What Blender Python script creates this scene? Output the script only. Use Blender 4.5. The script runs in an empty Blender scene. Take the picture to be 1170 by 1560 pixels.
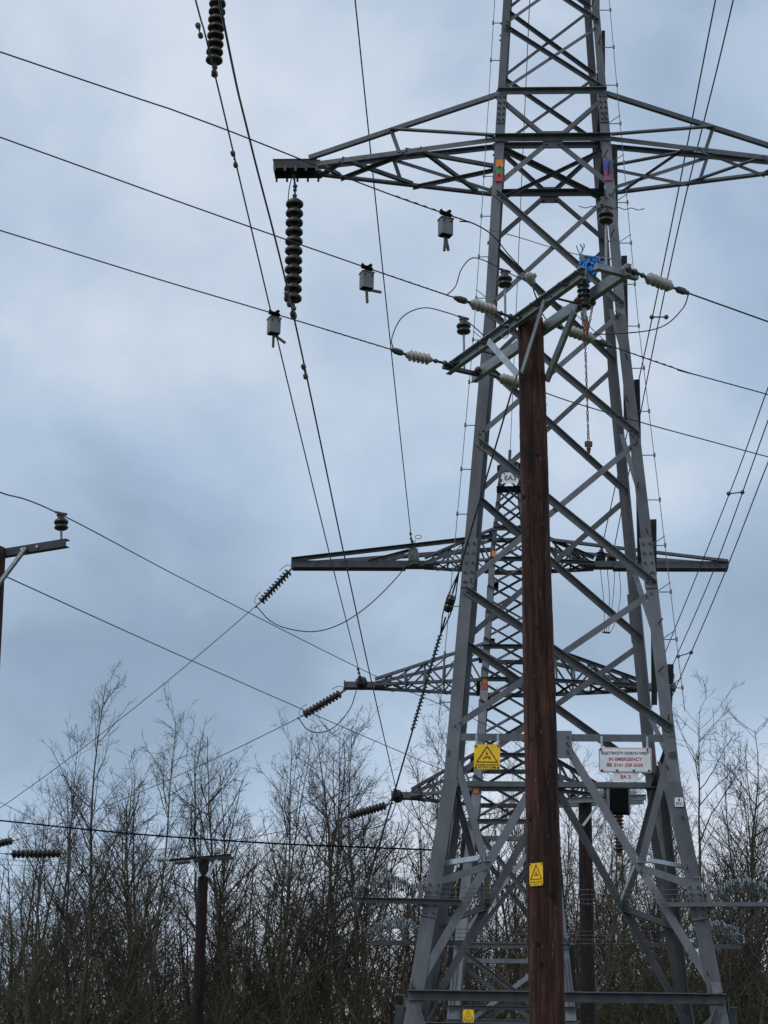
import bpy, bmesh, math, random
import numpy as np
from mathutils import Vector, Matrix, Quaternion

random.seed(4)
S = bpy.context.scene
COL = S.collection
R = math.radians

# ------------------------------------------------------------------ camera
PITCH, ROLL, FPX = R(19.52), R(1.054), 3150.0      # focal length in pixels of a 1170 px wide frame
CAMP = Vector((0, 0, 1.6))
_r0, _f0, _u0 = Vector((1, 0, 0)), Vector((0, math.cos(PITCH), math.sin(PITCH))), Vector((0, -math.sin(PITCH), math.cos(PITCH)))
CR = _r0 * math.cos(ROLL) + _u0 * math.sin(ROLL)
CU = _u0 * math.cos(ROLL) - _r0 * math.sin(ROLL)
CF = _f0
cam = bpy.data.cameras.new('camera')
co = bpy.data.objects.new('camera', cam); COL.objects.link(co)
co.matrix_world = Matrix(((CR.x, CU.x, -CF.x, CAMP.x), (CR.y, CU.y, -CF.y, CAMP.y), (CR.z, CU.z, -CF.z, CAMP.z), (0, 0, 0, 1)))
cam.sensor_fit = 'HORIZONTAL'; cam.sensor_width = 36; cam.lens = FPX / 1170 * 36
cam.clip_start = 0.1; cam.clip_end = 9000
S.camera = co

# ------------------------------------------------------------------ sky, sun, exposure
SUN_EL, SUN_AZ = R(50), R(228)          # azimuth clockwise from +Y: behind the camera, to the left
w = bpy.data.worlds.new('World'); S.world = w; w.use_nodes = True
nt = w.node_tree; nt.nodes.clear()
def N(t, **k):
    n = nt.nodes.new(t)
    for a, v in k.items(): setattr(n, a, v)
    return n
L = nt.links.new
out = N('ShaderNodeOutputWorld'); bg = N('ShaderNodeBackground'); L(bg.outputs[0], out.inputs[0])
sky = N('ShaderNodeTexSky', sky_type='NISHITA', sun_disc=False, sun_elevation=SUN_EL, sun_rotation=SUN_AZ, air_density=1.0, dust_density=0.8)
skm = N('ShaderNodeVectorMath', operation='SCALE'); skm.inputs['Scale'].default_value = 0.14
L(sky.outputs[0], skm.inputs[0])
tc = N('ShaderNodeTexCoord')
mp = N('ShaderNodeMapping'); mp.inputs['Scale'].default_value = (1.0, 1.0, 1.25); mp.inputs['Location'].default_value = (5.16, 2.56, 0.66)
L(tc.outputs['Generated'], mp.inputs[0])
def noise(scale, detail, rough, dist=0.0):
    n = N('ShaderNodeTexNoise'); n.inputs['Scale'].default_value = scale; n.inputs['Detail'].default_value = detail
    n.inputs['Roughness'].default_value = rough; n.inputs['Distortion'].default_value = dist
    L(mp.outputs[0], n.inputs['Vector']); return n
n1 = noise(3.7, 5, 0.48, 0.2); n2 = noise(11, 7, 0.55, 0.3)
ad = N('ShaderNodeMix', data_type='FLOAT'); ad.inputs[0].default_value = 0.30
L(n1.outputs['Fac'], ad.inputs[2]); L(n2.outputs['Fac'], ad.inputs[3])
# the cloud deck is thicker low down, brighter at the very horizon and overhead
sep = N('ShaderNodeSeparateXYZ'); L(tc.outputs['Generated'], sep.inputs[0])
er = N('ShaderNodeValToRGB'); cr = er.color_ramp
cr.elements[0].position = 0.0; cr.elements[0].color = (.95, .95, .95, 1)
cr.elements[1].position = 1.0; cr.elements[1].color = (.76, .76, .76, 1)
for p_, v_ in ((.10, 1.0), (.17, .90), (.225, .66), (.268, .57), (.334, .74), (.40, .90), (.46, .92), (.55, .90)):
    e = cr.elements.new(p_); e.color = (v_, v_, v_, 1)
L(sep.outputs['Z'], er.inputs[0])
mm = N('ShaderNodeMath', operation='MULTIPLY_ADD'); mm.inputs[1].default_value = 1.75; mm.inputs[2].default_value = -.86
L(ad.outputs[0], mm.inputs[0])
am = N('ShaderNodeMath', operation='ADD', use_clamp=True)
L(mm.outputs[0], am.inputs[0]); L(er.outputs[0], am.inputs[1])
cl = N('ShaderNodeValToRGB'); c2 = cl.color_ramp
c2.elements[0].position = 0.0; c2.elements[0].color = (.185, .25, .345, 1)
c2.elements[1].position = 1.0; c2.elements[1].color = (.70, .78, .89, 1)
e = c2.elements.new(.45); e.color = (.305, .405, .52, 1)
e = c2.elements.new(.75); e.color = (.49, .615, .775, 1)
L(am.outputs[0], cl.inputs[0])
mx = N('ShaderNodeMix', data_type='RGBA'); mx.inputs[0].default_value = 0.88
L(skm.outputs[0], mx.inputs[6]); L(cl.outputs[0], mx.inputs[7])
hf = N('ShaderNodeMapRange'); hf.inputs['From Min'].default_value = .36; hf.inputs['From Max'].default_value = .60; hf.inputs['To Min'].default_value = .74; hf.inputs['To Max'].default_value = 1.0
L(n1.outputs['Fac'], hf.inputs['Value']); L(hf.outputs[0], mx.inputs[0])
L(mx.outputs[2], bg.inputs[0]); bg.inputs[1].default_value = .97

sl = bpy.data.lights.new('sun', 'SUN'); sl.energy = 0.9; sl.angle = R(25); sl.color = (1.0, .96, .9)
so = bpy.data.objects.new('sun', sl); COL.objects.link(so)
sd = Vector((math.sin(SUN_AZ) * math.cos(SUN_EL), math.cos(SUN_AZ) * math.cos(SUN_EL), math.sin(SUN_EL)))
so.rotation_euler = sd.to_track_quat('Z', 'Y').to_euler()
S.view_settings.view_transform = 'Standard'; S.view_settings.look = 'None'
S.cycles.max_bounces = 4; S.cycles.diffuse_bounces = 2; S.cycles.glossy_bounces = 2
S.view_settings.exposure = 0.0; S.view_settings.gamma = 1.0; S.view_settings.use_curve_mapping = False

# ------------------------------------------------------------------ where things stand: photo direction + distance or height -> point
def ray(px, py):
    return CF + CR * ((px - 585) / FPX) + CU * ((780 - py) / FPX)
def at(px, py, Y):
    d = ray(px, py); return CAMP + d * (Y / d.y)
def atz(px, py, z):
    d = ray(px, py); return CAMP + d * ((z - CAMP.z) / d.z)

# ------------------------------------------------------------------ materials
MATS = {}
def mat(name, c1, c2=None, scale=6.0, rough=.6, metal=0.0, bump=0.0, stretch=(1, 1, 1), c3=None, detail=5, spec=None, contrast=(.35, .68), coords='Object'):
    m = bpy.data.materials.new(name); m.use_nodes = True; t = m.node_tree
    b = t.nodes['Principled BSDF']; b.inputs['Roughness'].default_value = rough; b.inputs['Metallic'].default_value = metal
    if spec is not None: b.inputs['Specular IOR Level'].default_value = spec
    if c2 is None:
        b.inputs['Base Color'].default_value = (*c1, 1)
    else:
        tcn = t.nodes.new('ShaderNodeTexCoord'); mpn = t.nodes.new('ShaderNodeMapping'); mpn.inputs['Scale'].default_value = stretch
        t.links.new(tcn.outputs[coords], mpn.inputs[0])
        n = t.nodes.new('ShaderNodeTexNoise'); n.inputs['Scale'].default_value = scale; n.inputs['Detail'].default_value = detail; n.inputs['Roughness'].default_value = .62
        t.links.new(mpn.outputs[0], n.inputs['Vector'])
        r = t.nodes.new('ShaderNodeValToRGB'); r.color_ramp.elements[0].position = contrast[0]; r.color_ramp.elements[1].position = contrast[1]
        r.color_ramp.elements[0].color = (*c1, 1); r.color_ramp.elements[1].color = (*c2, 1)
        if c3:
            e = r.color_ramp.elements.new(min(.98, contrast[1] + .1)); e.color = (*c3, 1)
        t.links.new(n.outputs['Fac'], r.inputs[0]); t.links.new(r.outputs[0], b.inputs['Base Color'])
        if bump:
            bp = t.nodes.new('ShaderNodeBump'); bp.inputs['Strength'].default_value = bump; bp.inputs['Distance'].default_value = .02
            t.links.new(n.outputs['Fac'], bp.inputs['Height']); t.links.new(bp.outputs[0], b.inputs['Normal'])
    MATS[name] = m; return m
def steel(name, c1, c2, rust=.72, rough=.58):
    m = bpy.data.materials.new(name); m.use_nodes = True; t = m.node_tree; b = t.nodes['Principled BSDF']
    b.inputs['Roughness'].default_value = rough; b.inputs['Specular IOR Level'].default_value = .32
    tcn = t.nodes.new('ShaderNodeTexCoord'); oi = t.nodes.new('ShaderNodeObjectInfo')
    def nz(sc, st, det):
        mpn = t.nodes.new('ShaderNodeMapping'); mpn.inputs['Scale'].default_value = st; t.links.new(tcn.outputs['Object'], mpn.inputs[0])
        n = t.nodes.new('ShaderNodeTexNoise'); n.inputs['Scale'].default_value = sc; n.inputs['Detail'].default_value = det; n.inputs['Roughness'].default_value = .6
        t.links.new(mpn.outputs[0], n.inputs['Vector']); return n
    a = nz(2.6, (2, 2, .7), 6); r = t.nodes.new('ShaderNodeValToRGB'); r.color_ramp.elements[0].position = .33; r.color_ramp.elements[1].position = .68
    r.color_ramp.elements[0].color = (*c1, 1); r.color_ramp.elements[1].color = (*c2, 1); t.links.new(a.outputs['Fac'], r.inputs[0])
    mr = t.nodes.new('ShaderNodeMapRange'); mr.inputs['To Min'].default_value = .74; mr.inputs['To Max'].default_value = 1.2; t.links.new(oi.outputs['Random'], mr.inputs['Value'])
    vm = t.nodes.new('ShaderNodeVectorMath'); vm.operation = 'SCALE'; t.links.new(r.outputs[0], vm.inputs[0]); t.links.new(mr.outputs[0], vm.inputs['Scale'])
    k = nz(7, (2.5, 2.5, .5), 7); kr = t.nodes.new('ShaderNodeValToRGB'); kr.color_ramp.elements[0].position = rust - .06; kr.color_ramp.elements[1].position = rust + .04
    kr.color_ramp.elements[0].color = (0, 0, 0, 1); kr.color_ramp.elements[1].color = (.7, .7, .7, 1); t.links.new(k.outputs['Fac'], kr.inputs[0])
    mxn = t.nodes.new('ShaderNodeMix'); mxn.data_type = 'RGBA'; t.links.new(kr.outputs[0], mxn.inputs[0]); t.links.new(vm.outputs[0], mxn.inputs[6]); mxn.inputs[7].default_value = (.085, .062, .05, 1)
    t.links.new(mxn.outputs[2], b.inputs['Base Color'])
    bp = t.nodes.new('ShaderNodeBump'); bp.inputs['Strength'].default_value = .15; bp.inputs['Distance'].default_value = .01; t.links.new(a.outputs['Fac'], bp.inputs['Height']); t.links.new(bp.outputs[0], b.inputs['Normal'])
    MATS[name] = m; return m
STEEL = steel('painted_steel', (.096, .102, .118), (.152, .160, .180))
STEELD = steel('weathered_steel', (.082, .087, .100), (.132, .140, .155), .68)
STEEL3 = steel('far_steel', (.070, .075, .087), (.115, .123, .138))
LEG3 = steel('far_leg_steel', (.145, .155, .178), (.225, .238, .265))
TIPM = mat('dark_steel', (.018, .019, .023), (.04, .042, .05), 8, .6)  # near-black tone, much darker than the other steel: arm tips, two poles' crossarms
GALV = mat('galvanised_channel', (.17, .195, .205), (.27, .30, .31), 9, .45, .35, .1, (1, 1, 3))
GALVL = mat('bright_galvanised', (.34, .40, .46), (.5, .56, .62), 9, .4, .3, .05)
BOLT = mat('bolt_steel', (.05, .052, .06), (.10, .10, .11), 30, .5, .4)
WIRE = mat('dark_conductor', (.025, .026, .03), (.06, .06, .065), 20, .55, .3)
WIREG = mat('grey_strand', (.10, .11, .125), (.17, .18, .2), 20, .5, .3)
BROWN = mat('brown_porcelain', (.010, .008, .009), (.026, .018, .017), 12, .3, 0, .0, spec=.6)
BROWNG = mat('weathered_porcelain', (.014, .010, .010), (.050, .036, .032), 9, .35, 0, .0, spec=.5)
CAPM = mat('insulator_cap', (.06, .052, .05), (.15, .13, .12), 14, .6, .3)
BLACKP = mat('black_porcelain', (.010, .010, .012), (.022, .020, .022), 10, .3)
GREYP = mat('grey_porcelain', (.26, .245, .22), (.37, .35, .315), 14, .4, 0, .0, c3=(.28, .27, .24))
GREYP3 = mat('grey_green_porcelain', (.22, .26, .27), (.33, .37, .37), 10, .3)
BOX = mat('grey_box_plastic', (.115, .125, .135), (.165, .175, .185), 7, .5)
BLACK = mat('black_coating', (.004, .004, .005), (.008, .008, .009), 10, .9, spec=.08)
RUST = mat('rusty_chain', (.07, .03, .022), (.16, .08, .06), 30, .7, .3)
COPPER = mat('copper_tip', (.25, .11, .07), (.36, .18, .12), 20, .5, .3)
BLUE = mat('blue_rope', (.02, .14, .42), (.05, .28, .66), 40, .6)
YEL = mat('yellow_enamel', (.84, .47, .003), (.97, .58, .003), 7, .35, contrast=(.25, .5))
INK = mat('black_print', (.008, .008, .008), (.016, .016, .016), 30, .5)
WHITE = mat('white_enamel', (.62, .66, .70), (.80, .82, .84), 7, .35, contrast=(.28, .55))
REDP = mat('red_print', (.48, .02, .045), (.58, .04, .07), 20, .5)
NAVY = mat('dark_blue_print', (.03, .05, .11), (.05, .07, .15), 20, .5)
ORANGE = mat('orange_plate', (.72, .20, .02), (.82, .27, .04), 20, .45)
GREEN = mat('green_plate', (.05, .20, .05), (.09, .27, .08), 20, .45)
REDPL = mat('red_plate', (.45, .04, .05), (.58, .07, .07), 20, .45)
BLUEPL = mat('blue_plate', (.04, .06, .28), (.08, .10, .40), 20, .45)
MAGPL = mat('magenta_plate', (.26, .05, .16), (.36, .09, .22), 20, .45)

def wood(name, ca, cb, cc):
    m = bpy.data.materials.new(name); m.use_nodes = True; t = m.node_tree; b = t.nodes['Principled BSDF']
    b.inputs['Roughness'].default_value = .78; b.inputs['Specular IOR Level'].default_value = .25
    tcn = t.nodes.new('ShaderNodeTexCoord')
    def nz(sc, st, det, rgh=.6, dist=0):
        mpn = t.nodes.new('ShaderNodeMapping'); mpn.inputs['Scale'].default_value = st; t.links.new(tcn.outputs['Object'], mpn.inputs[0])
        n = t.nodes.new('ShaderNodeTexNoise'); n.inputs['Scale'].default_value = sc; n.inputs['Detail'].default_value = det; n.inputs['Roughness'].default_value = rgh; n.inputs['Distortion'].default_value = dist
        t.links.new(mpn.outputs[0], n.inputs['Vector']); return n
    g = nz(24, (1, 1, .06), 7, .7, .5); p = nz(4.0, (1, 1, .22), 5); k = nz(80, (1, 1, .09), 3, .7)
    r = t.nodes.new('ShaderNodeValToRGB'); r.color_ramp.elements[0].position = .36; r.color_ramp.elements[1].position = .70
    r.color_ramp.elements[0].color = (*ca, 1); r.color_ramp.elements[1].color = (*cc, 1)
    e = r.color_ramp.elements.new(.52); e.color = (*cb, 1)
    t.links.new(g.outputs['Fac'], r.inputs[0])
    pr = t.nodes.new('ShaderNodeValToRGB'); pr.color_ramp.elements[0].position = .33; pr.color_ramp.elements[1].position = .7
    pr.color_ramp.elements[0].color = (.20, .20, .23, 1); pr.color_ramp.elements[1].color = (1.35, 1.25, 1.2, 1)
    t.links.new(p.outputs['Fac'], pr.inputs[0])
    mxn = t.nodes.new('ShaderNodeMix'); mxn.data_type = 'RGBA'; mxn.blend_type = 'MULTIPLY'; mxn.inputs[0].default_value = 1
    t.links.new(r.outputs[0], mxn.inputs[6]); t.links.new(pr.outputs[0], mxn.inputs[7]); 
    # pale splinters
    kr = t.nodes.new('ShaderNodeValToRGB'); kr.color_ramp.elements[0].position = .655; kr.color_ramp.elements[1].position = .72
    kr.color_ramp.elements[0].color = (0, 0, 0, 1); kr.color_ramp.elements[1].color = (1, 1, 1, 1); t.links.new(k.outputs['Fac'], kr.inputs[0])
    m2 = t.nodes.new('ShaderNodeMix'); m2.data_type = 'RGBA'; t.links.new(kr.outputs[0], m2.inputs[0]); t.links.new(mxn.outputs[2], m2.inputs[6]); m2.inputs[7].default_value = (.24, .135, .10, 1)
    t.links.new(m2.outputs[2], b.inputs['Base Color'])
    bp = t.nodes.new('ShaderNodeBump'); bp.inputs['Strength'].default_value = 1.0; bp.inputs['Distance'].default_value = .025
    t.links.new(g.outputs['Fac'], bp.inputs['Height']); t.links.new(bp.outputs[0], b.inputs['Normal'])
    return m
WOOD = wood('creosoted_pole_wood', (.011, .007, .007), (.074, .031, .023), (.175, .085, .060))
WOODD = wood('dark_pole_wood', (.008, .006, .007), (.022, .014, .014), (.045, .028, .026))
BARKG = mat('olive_bark', (.026, .022, .014), (.105, .088, .055), 2.2, .85, 0, .0, (3, 3, .7))
BARKB = mat('pale_bark', (.045, .040, .030), (.17, .148, .11), 2.2, .85, 0, .0, (3, 3, .7))
TWIG = mat('twig_bark', (.012, .0095, .007), (.030, .023, .016), .8, .85)
TWIGP = mat('reddish_twig', (.018, .011, .010), (.040, .025, .021), .8, .85)
TWIGO = mat('olive_twig', (.040, .030, .016), (.112, .084, .044), .35, .85)
IVY = mat('ivy_leaf', (.022, .042, .012), (.06, .10, .025), 3, .6)
GRASS = mat('rough_grass', (.035, .05, .015), (.09, .085, .035), 1.5, .9, 0, .3)

# ------------------------------------------------------------------ mesh helpers
def link(name, me, m=None, parent=None):
    o = bpy.data.objects.new(name, me); COL.objects.link(o)
    if m is not None and me is not None and len(me.materials) == 0: me.materials.append(m)
    if parent is not None: o.parent = parent
    return o
def mesh(name, V, F, smooth=False):
    me = bpy.data.meshes.new(name); me.from_pydata([tuple(v) for v in V], [], F); me.update()
    if smooth: me.polygons.foreach_set('use_smooth', [True] * len(me.polygons))
    return me
def part(name, V, F, m, parent=None, smooth=False):
    return link(name, mesh(name, V, F, smooth), m, parent)
def thing(name, label, cat, group=None, loc=None):
    o = bpy.data.objects.new(name, None); COL.objects.link(o); o.empty_display_size = .2
    o['label'] = label; o['category'] = cat
    if group: o['group'] = group
    return o
def tag(o, label, cat, group=None):
    o['label'] = label; o['category'] = cat
    if group: o['group'] = group
    return o
def ortho(a):
    a = Vector(a).normalized(); h = Vector((0, 0, 1)) if abs(a.z) < .9 else Vector((1, 0, 0))
    b = a.cross(h).normalized(); return a, b, b.cross(a).normalized()
def sweep(p0, p1, n, prof):
    """extrude a profile given in (b, n) coordinates along p0->p1"""
    p0, p1 = Vector(p0), Vector(p1); a = (p1 - p0).normalized(); n = (n - a * n.dot(a)).normalized(); b = a.cross(n)
    k = len(prof); V = [p0 + b * x + n * y for x, y in prof] + [p1 + b * x + n * y for x, y in prof]
    F = [[i, (i + 1) % k, k + (i + 1) % k, k + i] for i in range(k)] + [list(range(k))[::-1], list(range(k, 2 * k))]
    return V, F
def Lprof(wd, th, side=1, outw=1, off=0.0):
    h = wd / 2
    P = [(-h, off), (h, off), (h, off + outw * th), (-h + th, off + outw * th), (-h + th, off + outw * wd), (-h, off + outw * wd)]
    P = [(x * side, y) for x, y in P]
    if (side * outw) < 0: P = P[::-1]
    return P
def angle(parent, p0, p1, n, wd, m=STEEL, side=1, outw=1, off=0.0, name='brace', th=None):
    V, F = sweep(p0, p1, n, Lprof(wd, th or max(.006, wd * .11), side, outw, off))
    return part(name, V, F, m, parent)
def boxpts(p0, p1, n, wb, wn):
    return sweep(p0, p1, n, [(-wb / 2, -wn / 2), (wb / 2, -wn / 2), (wb / 2, wn / 2), (-wb / 2, wn / 2)])
def bar(parent, name, p0, p1, n, wb, wn, m):
    V, F = boxpts(p0, p1, n, wb, wn); return part(name, V, F, m, parent)
def join(chunks):
    V, F = [], []
    for v, f in chunks:
        k = len(V); V += list(v); F += [[i + k for i in q] for q in f]
    return V, F
def tube(pts, rad, sides=6, caps=True):
    pts = [Vector(p) for p in pts]; n = len(pts)
    if not isinstance(rad, (list, tuple)): rad = [rad] * n
    a, b, c = ortho(pts[1] - pts[0]); V = []
    for i, p in enumerate(pts):
        d = (pts[min(i + 1, n - 1)] - pts[max(i - 1, 0)]).normalized()
        b = (b - d * b.dot(d)).normalized(); c = d.cross(b)
        for k in range(sides):
            t = 2 * math.pi * k / sides; V.append(p + (b * math.cos(t) + c * math.sin(t)) * rad[i])
    F = [[i * sides + k, i * sides + (k + 1) % sides, (i + 1) * sides + (k + 1) % sides, (i + 1) * sides + k] for i in range(n - 1) for k in range(sides)]
    if caps: F += [list(range(sides))[::-1], list(range((n - 1) * sides, n * sides))]
    return V, F
def lathe(prof, p0=Vector((0, 0, 0)), axis=Vector((0, 0, 1)), seg=18):
    """prof: (radius, distance along axis)"""
    a, b, c = ortho(axis); p0 = Vector(p0); V = []; n = len(prof)
    for r, h in prof:
        for k in range(seg):
            t = 2 * math.pi * k / seg; V.append(p0 + a * h + (b * math.cos(t) + c * math.sin(t)) * r)
    F = [[i * seg + k, i * seg + (k + 1) % seg, (i + 1) * seg + (k + 1) % seg, (i + 1) * seg + k] for i in range(n - 1) for k in range(seg)]
    F += [list(range(seg))[::-1], list(range((n - 1) * seg, n * seg))]
    return V, F
def ball(p, r, seg=8):
    return lathe([(r * math.sin(math.pi * i / 6) + 1e-4, -r * math.cos(math.pi * i / 6)) for i in range(7)], p, seg=seg)
def catmull(P, n=10):
    P = [Vector(p) for p in P]; P = [P[0] * 2 - P[1]] + P + [P[-1] * 2 - P[-2]]; o = []
    for i in range(1, len(P) - 2):
        a, b, c, d = P[i - 1:i + 3]
        for k in range(n):
            t = k / n; o.append(.5 * ((2 * b) + (c - a) * t + (2 * a - 5 * b + 4 * c - d) * t * t + (3 * b - a - 3 * c + d) * t ** 3))
    o.append(P[-2]); return o
def wire(name, label, pts, r, m=WIRE, smooth=True, group=None, n=10, cat='wire', sides=6):
    pp = catmull(pts, n) if len(pts) > 2 else pts
    V, F = tube(pp, r, sides); o = part(name, V, F, m, None, True)
    return tag(o, label, cat, group)
def sagwire(p0, p1, sag, n=24):
    p0, p1 = Vector(p0), Vector(p1)
    return [p0.lerp(p1, i / n) - Vector((0, 0, sag * 4 * (i / n) * (1 - i / n))) for i in range(n + 1)]
def textmesh(s, size):
    cu = bpy.data.curves.new('txt', 'FONT'); cu.body = s; cu.size = size; cu.align_x = 'CENTER'; cu.align_y = 'CENTER'; cu.resolution_u = 3; cu.offset = size * .022
    o = bpy.data.objects.new('txt', cu); COL.objects.link(o)
    dg = bpy.context.evaluated_depsgraph_get(); me = bpy.data.meshes.new_from_object(o.evaluated_get(dg))
    bpy.data.objects.remove(o); bpy.data.curves.remove(cu); me.materials.clear(); return me

# ================================================================== SETTING
def gz(x, y):
    t = min(1, max(0, (y - 34) / 46)); t = t * t * (3 - 2 * t)
    return 6.2 * t - .05
GX = [-3000, -900, -300, -120, -60] + list(range(-44, 45, 4)) + [60, 120, 300, 900, 3000]
GY = [-2500, -600, -150, -50] + list(range(-20, 111, 5)) + [150, 300, 900, 3500]
rg = random.Random(2)
V = [(x, y, gz(x, y) + (rg.uniform(-.06, .06) if abs(x) < 60 and -60 < y < 120 else 0)) for y in GY for x in GX]; k = len(GX)
F = [[j * k + i, j * k + i + 1, (j + 1) * k + i + 1, (j + 1) * k + i] for j in range(len(GY) - 1) for i in range(k - 1)]
g = part('ground', V, F, GRASS, None, True); g['kind'] = 'structure'

# ================================================================== NEAR LATTICE TOWER
TX, TY, TPHI = 2.278, 26.0, R(-2.967)
TC, TS = math.cos(TPHI), math.sin(TPHI)
def W2(z):
    if z > 13.32: return 1.878 - .1032 * (z - 13.32)
    if z > 6.92: return 1.878 + .1525 * (13.32 - z)
    return 2.854 + .294 * (6.92 - z)
def tw(x, y, z):                         # tower-local plan coordinates -> world
    return Vector((TX + TC * x - TS * y, TY + TS * x + TC * y, z))
def cn(sx, sy, z, inset=0.0):
    h = W2(z) / 2 - inset; return tw(sx * h, sy * h, z)
def tdir(x, y): return Vector((TC * x - TS * y, TS * x + TC * y, 0))

T2 = thing('lattice_tower', 'tall grey steel lattice tower standing right behind the thick brown pole', 'tower')
BOLTS = []
def bolts_at(p, n, r=.017, h=.02): BOLTS.append(lathe([(r, 0), (r, h)], p, n, 6))

LEGS = []
def leg_of(sx, sy, z): return next(l for a, b, za, zb, l in LEGS if a == sx and b == sy and za <= z < zb)
# legs: angle sections with the corner outside
LEGZ = [(-.1, 4.35, .19), (4.35, 6.92, .175), (6.92, 9.75, .155), (9.75, 13.32, .142), (13.32, 16.45, .132), (16.45, 19.6, .105), (19.6, 26.5, .10)]
for sx in (-1, 1):
    for sy in (-1, 1):
        for za, zb, wd in LEGZ:
            a, b = cn(sx, sy, za), cn(sx, sy, zb); dx, dy = tdir(-sx, 0), tdir(0, -sy); th = .016
            def sec(p): return [p, p + dx * wd, p + dx * wd + dy * th, p + dx * th + dy * th, p + dx * th + dy * wd, p + dy * wd]
            Vv = sec(a) + sec(b); q = 6
            Ff = [[i, (i + 1) % q, q + (i + 1) % q, q + i] for i in range(q)] + [list(range(q))[::-1], list(range(q, 2 * q))]
            if sx * sy < 0: Ff = [f[::-1] for f in Ff]
            lo_ = part('leg', Vv, Ff, STEEL, T2); LEGS.append((sx, sy, za, zb, lo_))
        # cover plates at the splices
        for zs, hh, wd in ((9.75, .34, .17), (5.45, .22, .19), (16.55, .24, .13)):
            nf = tdir(0, sy); p0 = cn(sx, sy, zs - hh) + tdir(-sx, 0) * (wd / 2) + nf * .009; p1 = cn(sx, sy, zs + hh) + tdir(-sx, 0) * (wd / 2) + nf * .009
            bar(leg_of(sx, sy, zs), 'splice_plate', p0, p1, nf, wd * .94, .014, STEEL)
            if sy < 0:
                for i in range(5):
                    for s in (-.25, .25):
                        bolts_at(p0.lerp(p1, (i + .6) / 5.2) + tdir(1, 0) * (s * wd) + nf * .006, nf, .016, .026)

def face(sy_or_sx, axis):
    """returns corner function (side, z) and outward normal of a face"""
    if axis == 'y': return (lambda s, z: cn(s, sy_or_sx, z)), tdir(0, sy_or_sx)
    return (lambda s, z: cn(sy_or_sx, s, z)), tdir(sy_or_sx, 0)
def member(c, n, s0, z0, s1, z1, wd, style, m=STEEL, endin=.06, name='brace'):
    """style 'o': bolted outside with its flange standing out along the lower edge; 'i': flat inside"""
    p0, p1 = c(s0, z0), c(s1, z1); d = (p1 - p0).normalized()
    ce = (p0 + p1) / 2
    p0 = p0 + d * endin; p1 = p1 - d * endin
    a = d; nn = (n - a * n.dot(a)).normalized(); b = a.cross(nn)
    lowside = 1 if b.z > 0 else -1                 # flange edge sits at -h*side along b -> low edge
    view = -1 if (CAMP - ce).dot(n) < 0 else 1     # flange stands out on the camera side of the face
    if abs(n.y) < .5: view = 1                     # on the side faces 'o' always points outwards, 'i' inwards
    if style == 'o':
        o = angle(T2, p0, p1, n, wd, m, -lowside * 1, view, view * .012, name)
    else:
        o = angle(T2, p0, p1, n, wd, m, -lowside, -view, -view * .014, name)
    if n.dot(CAMP - ce) > 0:
        for p in (p0 + d * .05, p1 - d * .05, p0 + d * .12, p1 - d * .12): bolts_at(p + n * (.024 if style == 'o' else .004), n, .014, .02)
    return o
ZX = [7.53, 9.41, 11.48, 13.40, 15.235]
ZU = [16.81, 17.94, 19.06, 20.15, 21.2, 22.3, 23.4, 24.5]
WX = {7.53: .080, 9.41: .076, 11.48: .070, 13.40: .066}
for sy in (-1, 1):
    c, n = face(sy, 'y')
    for za, zb in zip(ZX[:-1], ZX[1:]):
        wd = WX[za]
        member(c, n, -1, zb, 1, za, wd * 1.12, 'o'); member(c, n, -1, za, 1, zb, wd, 'i')
    for za, zb in zip(ZU[:-1], ZU[1:]):
        member(c, n, -1, zb, 1, za, .054, 'o'); member(c, n, -1, za, 1, zb, .046, 'i')
    # crossarm panel: horizontals, K braces on a centre gusset
    mid = lambda z: (c(-1, z) + c(1, z)) / 2
    for z, wd in ((16.81, .075), (16.05, .085), (19.6, .07)):
        p0, p1 = c(-1, z), c(1, z); angle(T2, p0, p1, n, wd, STEEL, -sy, 1 if sy < 0 else -1, .014 * (1 if sy < 0 else -1), 'horizontal_strut')
    g0 = mid(16.05)
    bar(T2, 'gusset_plate', g0 - Vector((0, 0, .14)) + n * .004, g0 + Vector((0, 0, .12)) + n * .004, n, .27, .012, STEEL)
    for i in (-1, 1):
        for j in (-.09, .07): bolts_at(g0 + tdir(i * .09, 0) + Vector((0, 0, j)) + tdir(0, -1) * .02, tdir(0, -1), .016, .02)
        s0 = g0 + tdir(i * .10, 0)
        p = c(i, 16.77); angle(T2, p, s0 + Vector((0, 0, .06)), n, .058, STEEL, i, -1, -.016)
        p = c(i, 15.27); angle(T2, p, s0 - Vector((0, 0, .08)), n, .072, STEEL, -i, -1, -.016)
for sx in (-1, 1):
    c, n = face(sx, 'x')
    ZS = [8.45, 10.42, 12.43, 14.30, 16.05]
    for za, zb in zip(ZS[:-1], ZS[1:]):
        member(c, n, -1, zb, 1, za, .080, 'o' if sx > 0 else 'i', STEELD, .10); member(c, n, -1, za, 1, zb, .070, 'i', STEEL, .22)
    member(c, n, -1, 8.45, 1, 7.0, .080, 'o' if sx > 0 else 'i', STEELD, .10); member(c, n, 1, 8.45, -1, 7.0, .070, 'i', STEEL, .22)
    for za, zb in zip(ZU[:-1], ZU[1:]):
        member(c, n, -1, zb, 1, za, .05, 'o' if sx > 0 else 'i', STEEL, .1); member(c, n, -1, za, 1, zb, .046, 'i', STEEL, .14)
    for z, wd in ((16.81, .07), (16.05, .08), (7.44, .08)):
        angle(T2, c(-1, z), c(1, z), n, wd, STEEL, 1, -1, -.014, 'horizontal_strut')
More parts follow.
